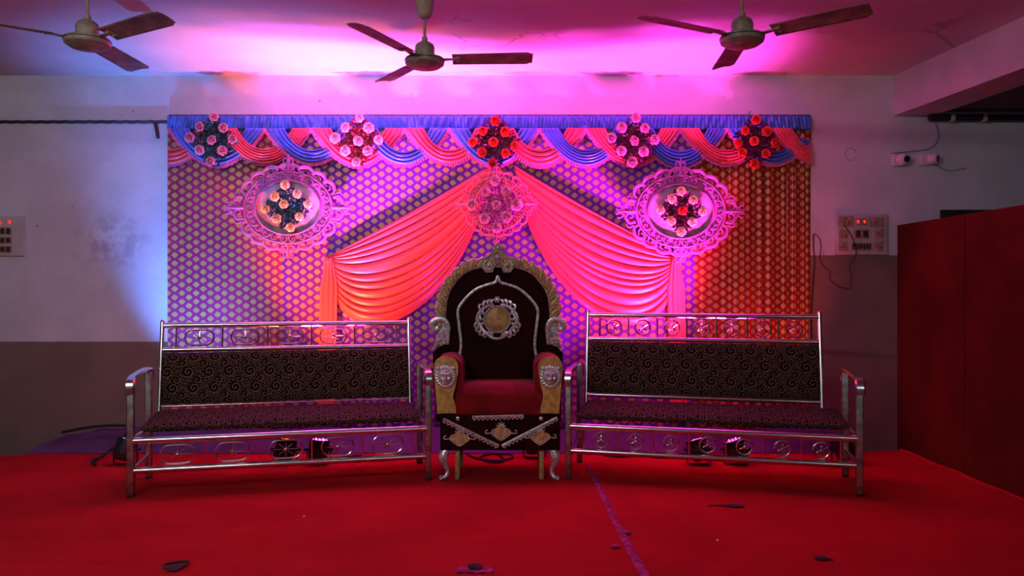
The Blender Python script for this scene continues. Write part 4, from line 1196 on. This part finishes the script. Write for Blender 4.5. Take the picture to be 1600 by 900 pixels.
def wall_line(name, pts, r, mat, label, cat, d=DW-0.006):
    p = smooth_path([P(x, y, d) for x, y in pts], 6)
    o = MB().tube(p, r, 7).build(name, mat, loc=p[0]); return tag(o, label, cat)
wall_line('conduit', [(1393, 240), (1420, 237), (1445, 234), (1458, 229), (1465, 218), (1466, 205), (1462, 192)], 0.005, M['conduit'], 'thin conduit on the wall running above the security cameras', 'conduit')
wall_line('camera_cable', [(1460, 256), (1470, 262), (1482, 266), (1494, 266), (1503, 264), (1510, 262)], 0.003, M['conduit'], 'short loose cable leading right from the security cameras', 'cable')
wall_line('power_cable', [(1272, 365), (1280, 372), (1283, 385), (1281, 400), (1284, 412), (1291, 420), (1297, 424), (1297, 435), (1308, 446), (1325, 451), (1330, 445), (1330, 430), (1327, 418), (1334, 404), (1338, 396), (1335, 380), (1328, 364), (1318, 350)], 0.0035, M['cable'], 'black power cable looping down from the right switchboard', 'cable', DW-0.045)
wall_line('backdrop_cable', [(1271, 366), (1271, 390), (1273, 410), (1270, 450), (1268, 500), (1269, 560)], 0.004, M['cable'], 'black cable hanging down the right edge of the backdrop', 'cable', DW-0.012)
wall_line('wall_hook', [(241, 190), (244, 200), (247, 216)], 0.012, M['darkpaint'], 'dark wooden peg below the wall ledge, left of the backdrop', 'peg', DW-0.014)
# ring of old plaster around a hole
cc = P(1329, 241, DW-0.002)
o = MB().tube([cc+Vector((0.042*math.cos(t), 0, 0.047*math.sin(t))) for t in [2*PI*k/30*0.92+0.3 for k in range(31)]], 0.0025, 5).build('wire_ring', M['conduit'], loc=cc); tag(o, 'thin wire ring on the wall between the backdrop and the security cameras', 'ring')
# pipe rail below the dark slab
a = P(1452, 184, DW-0.05); m = MB().cyl(a, (6.5, DW-0.05, a.z), 0.024, 14)
pr = m.build('pipe_rail', M['black'], loc=a); tag(pr, 'dark pipe running along the top of the wall beyond the beam', 'pipe')
for px in (1487, 1537):
    c = P(px, 184, DW-0.05); MB().box((c.x-0.015, DW-0.078, c.z-0.03), (c.x+0.015, DW-0.001, c.z+0.03), 0.003).build('pipe_clamp', M['plate'], pr, loc=a)

# ------------------------------------------------------------------ things on the stage
def floor_pt(px, py): d = CZ*F/(py-450); return Vector(((px-800)/F*d, d, 0))
# magenta strip lying on the carpet
def strip():
    pts = smooth_path([floor_pt(x, y) for x, y in [(917, 727), (922, 735), (928, 745), (940, 770), (952, 795), (963, 818), (976, 842), (988, 866), (1003, 893), (1022, 930), (1040, 975)]], 8)
    rr = random.Random(8); m = MB(); n = len(pts); vs = []; fs = []
    for i, q in enumerate(pts):
        t = (pts[min(n-1, i+1)]-pts[max(0, i-1)]).normalized(); s = Vector((t.y, -t.x, 0))
        w = 0.016+0.006*(i/n)+rr.uniform(-.004, .004)
        for k in range(5):
            u = k/4*2-1
            vs.append(q+s*w*u+Vector((0, 0, 0.004+0.006*(1-u*u)+rr.uniform(0, .002))))
    for i in range(n-1):
        for k in range(4): fs.append((i*5+k, i*5+k+1, (i+1)*5+k+1, (i+1)*5+k))
    m.add(vs, fs)
    kn = floor_pt(976, 833)
    for k in range(5): m.ball(kn+Vector((R.uniform(-.03, .02), R.uniform(-.02, .02), 0.0085)), 0.02, 1, 1, 0.3, n=7)
    kn = floor_pt(962, 856); m.ball(kn+Vector((0, 0, 0.0095)), 0.022, 1, 0.9, 0.35, n=8)
    o = m.build('cloth_strip', M['magenta_powder'], loc=pts[0]+Vector((0, 0, 0.0)))
    tag(o, 'magenta strip lying across the red carpet from the right bench to the front', 'strip')
strip()
c = floor_pt(275, 887)
o = MB().tube([c+Vector((0.044*math.cos(t)+0.005*math.sin(3*t), 0.052*math.sin(t), 0.0115+0.004*math.sin(2*t+1))) for t in [2*PI*k/28 for k in range(28)]], 0.006, 6, closed=True)
o.lathe([(0.030, 0.002), (0.034, 0.004), (0.015, 0.008), (1e-6, 0.008)], Matrix.Translation(c), 18)
tag(o.build('leather_loop', M['scrap'], loc=c), 'dark flattened loop lying on the carpet at the bottom left', 'loop')
c = floor_pt(743, 892)
m = MB()
m.grid(lambda u, v: c+Vector(((u-0.5)*0.160, (v-0.5)*0.060, 0.003+0.002*math.sin(u*20+v*5))), 20, 6)
o = m.build('magenta_patch', M['magenta_powder'], loc=c); solid(o, 0.002, 1); tag(o, 'small magenta cloth patch on the carpet at the bottom centre', 'patch')
m = MB(); cc = c+Vector((-0.005, 0.02, 0.014)); m.ball(cc, 0.030, 1.1, 0.7, 0.35, n=8); m.ball(cc+Vector((.015, -.012, -0.002)), 0.018, 1, 1, 0.4, n=6)
tag(m.build('dark_pebble', M['scrap'], loc=cc), 'dark crumpled lump lying on the small magenta patch', 'debris')
c = floor_pt(1150, 792)
m = MB(); m.ball(c+Vector((0, 0, 0.0075)), 0.040, 1.2, 0.7, 0.14, n=8); m.tube([c+Vector((-0.03, 0, .0085)), c+Vector((-0.15, 0.004, .008))], [0.006, 0.003], 6)
tag(m.build('dry_leaf', M['scrap'], loc=c), 'dark dry leaf with a thin stem on the carpet before the right bench', 'leaf')
c = floor_pt(1284, 875)
m = MB(); m.ball(c+Vector((0, 0, 0.008)), 0.022, 1.2, 0.9, 0.4, n=7); m.ball(c+Vector((-.018, .008, 0.006)), 0.014, 1, 1, 0.4, n=6); m.tube([c+Vector((.01, 0, .006)), c+Vector((.05, -.012, .004))], [.008, .002], 5)
tag(m.build('carpet_scrap', M['scrap'], loc=c), 'small black scrap on the carpet at the bottom right', 'debris')
for (px, py, lab) in ((475, 808, 'tiny white speck of paper on the carpet before the left bench'), (1121, 845, 'tiny white speck of paper on the carpet before the right bench')):
    c = floor_pt(px, py); m = MB(); m.add([c+Vector((-.007, 0, .001)), c+Vector((.006, -.004, .002)), c+Vector((.003, .008, .004)), c+Vector((0, .001, .009))], [(0, 2, 1), (0, 1, 3), (1, 2, 3), (2, 0, 3)])
    tag(m.build('paper_speck', M['paper'], smooth=False, loc=c), lab, 'paper')
# cables
def cable(pts, label, r=0.007):
    p = smooth_path([Vector((x, y, z)) for x, y, z in pts], 8)
    tag(MB().tube(p, r, 7).build('power_cable', M['cable'], loc=(p[0].x, p[0].y, 0)), label, 'cable')
def fp(px, py, z=0.010): q = floor_pt(px, py); return (q.x, q.y, z)
cable([fp(728, 711), fp(745, 718), fp(775, 722), fp(800, 718), fp(795, 712), fp(765, 712), fp(750, 717), fp(770, 725), fp(788, 721), fp(776, 711)], 'black cable coiled on the carpet under the throne')
cable([(-3.35, 5.72, 0.125), (-3.15, 5.70, 0.165), (-2.95, 5.70, 0.18), (-2.82, 5.66, 0.17), (-2.82, 5.50, 0.09), (-2.86, 5.38, 0.03), (-2.88, 5.28, 0.014), (-2.80, 5.16, 0.014)], 'black cable lying over the violet sheet at the far left of the stage', 0.011)
cable([fp(522, 713), fp(540, 716), fp(560, 714), fp(575, 718), fp(556, 722), fp(535, 719)], 'black cable curled beside the lamp behind the left bench', 0.008)
cable([(1.30, 5.42, 0.008), (1.20, 5.48, 0.008), (1.05, 5.40, 0.008), (0.9, 5.46, 0.008), (0.75, 5.42, 0.010), (0.66, 5.47, 0.010)], 'black cable running along the carpet behind the right bench', 0.007)
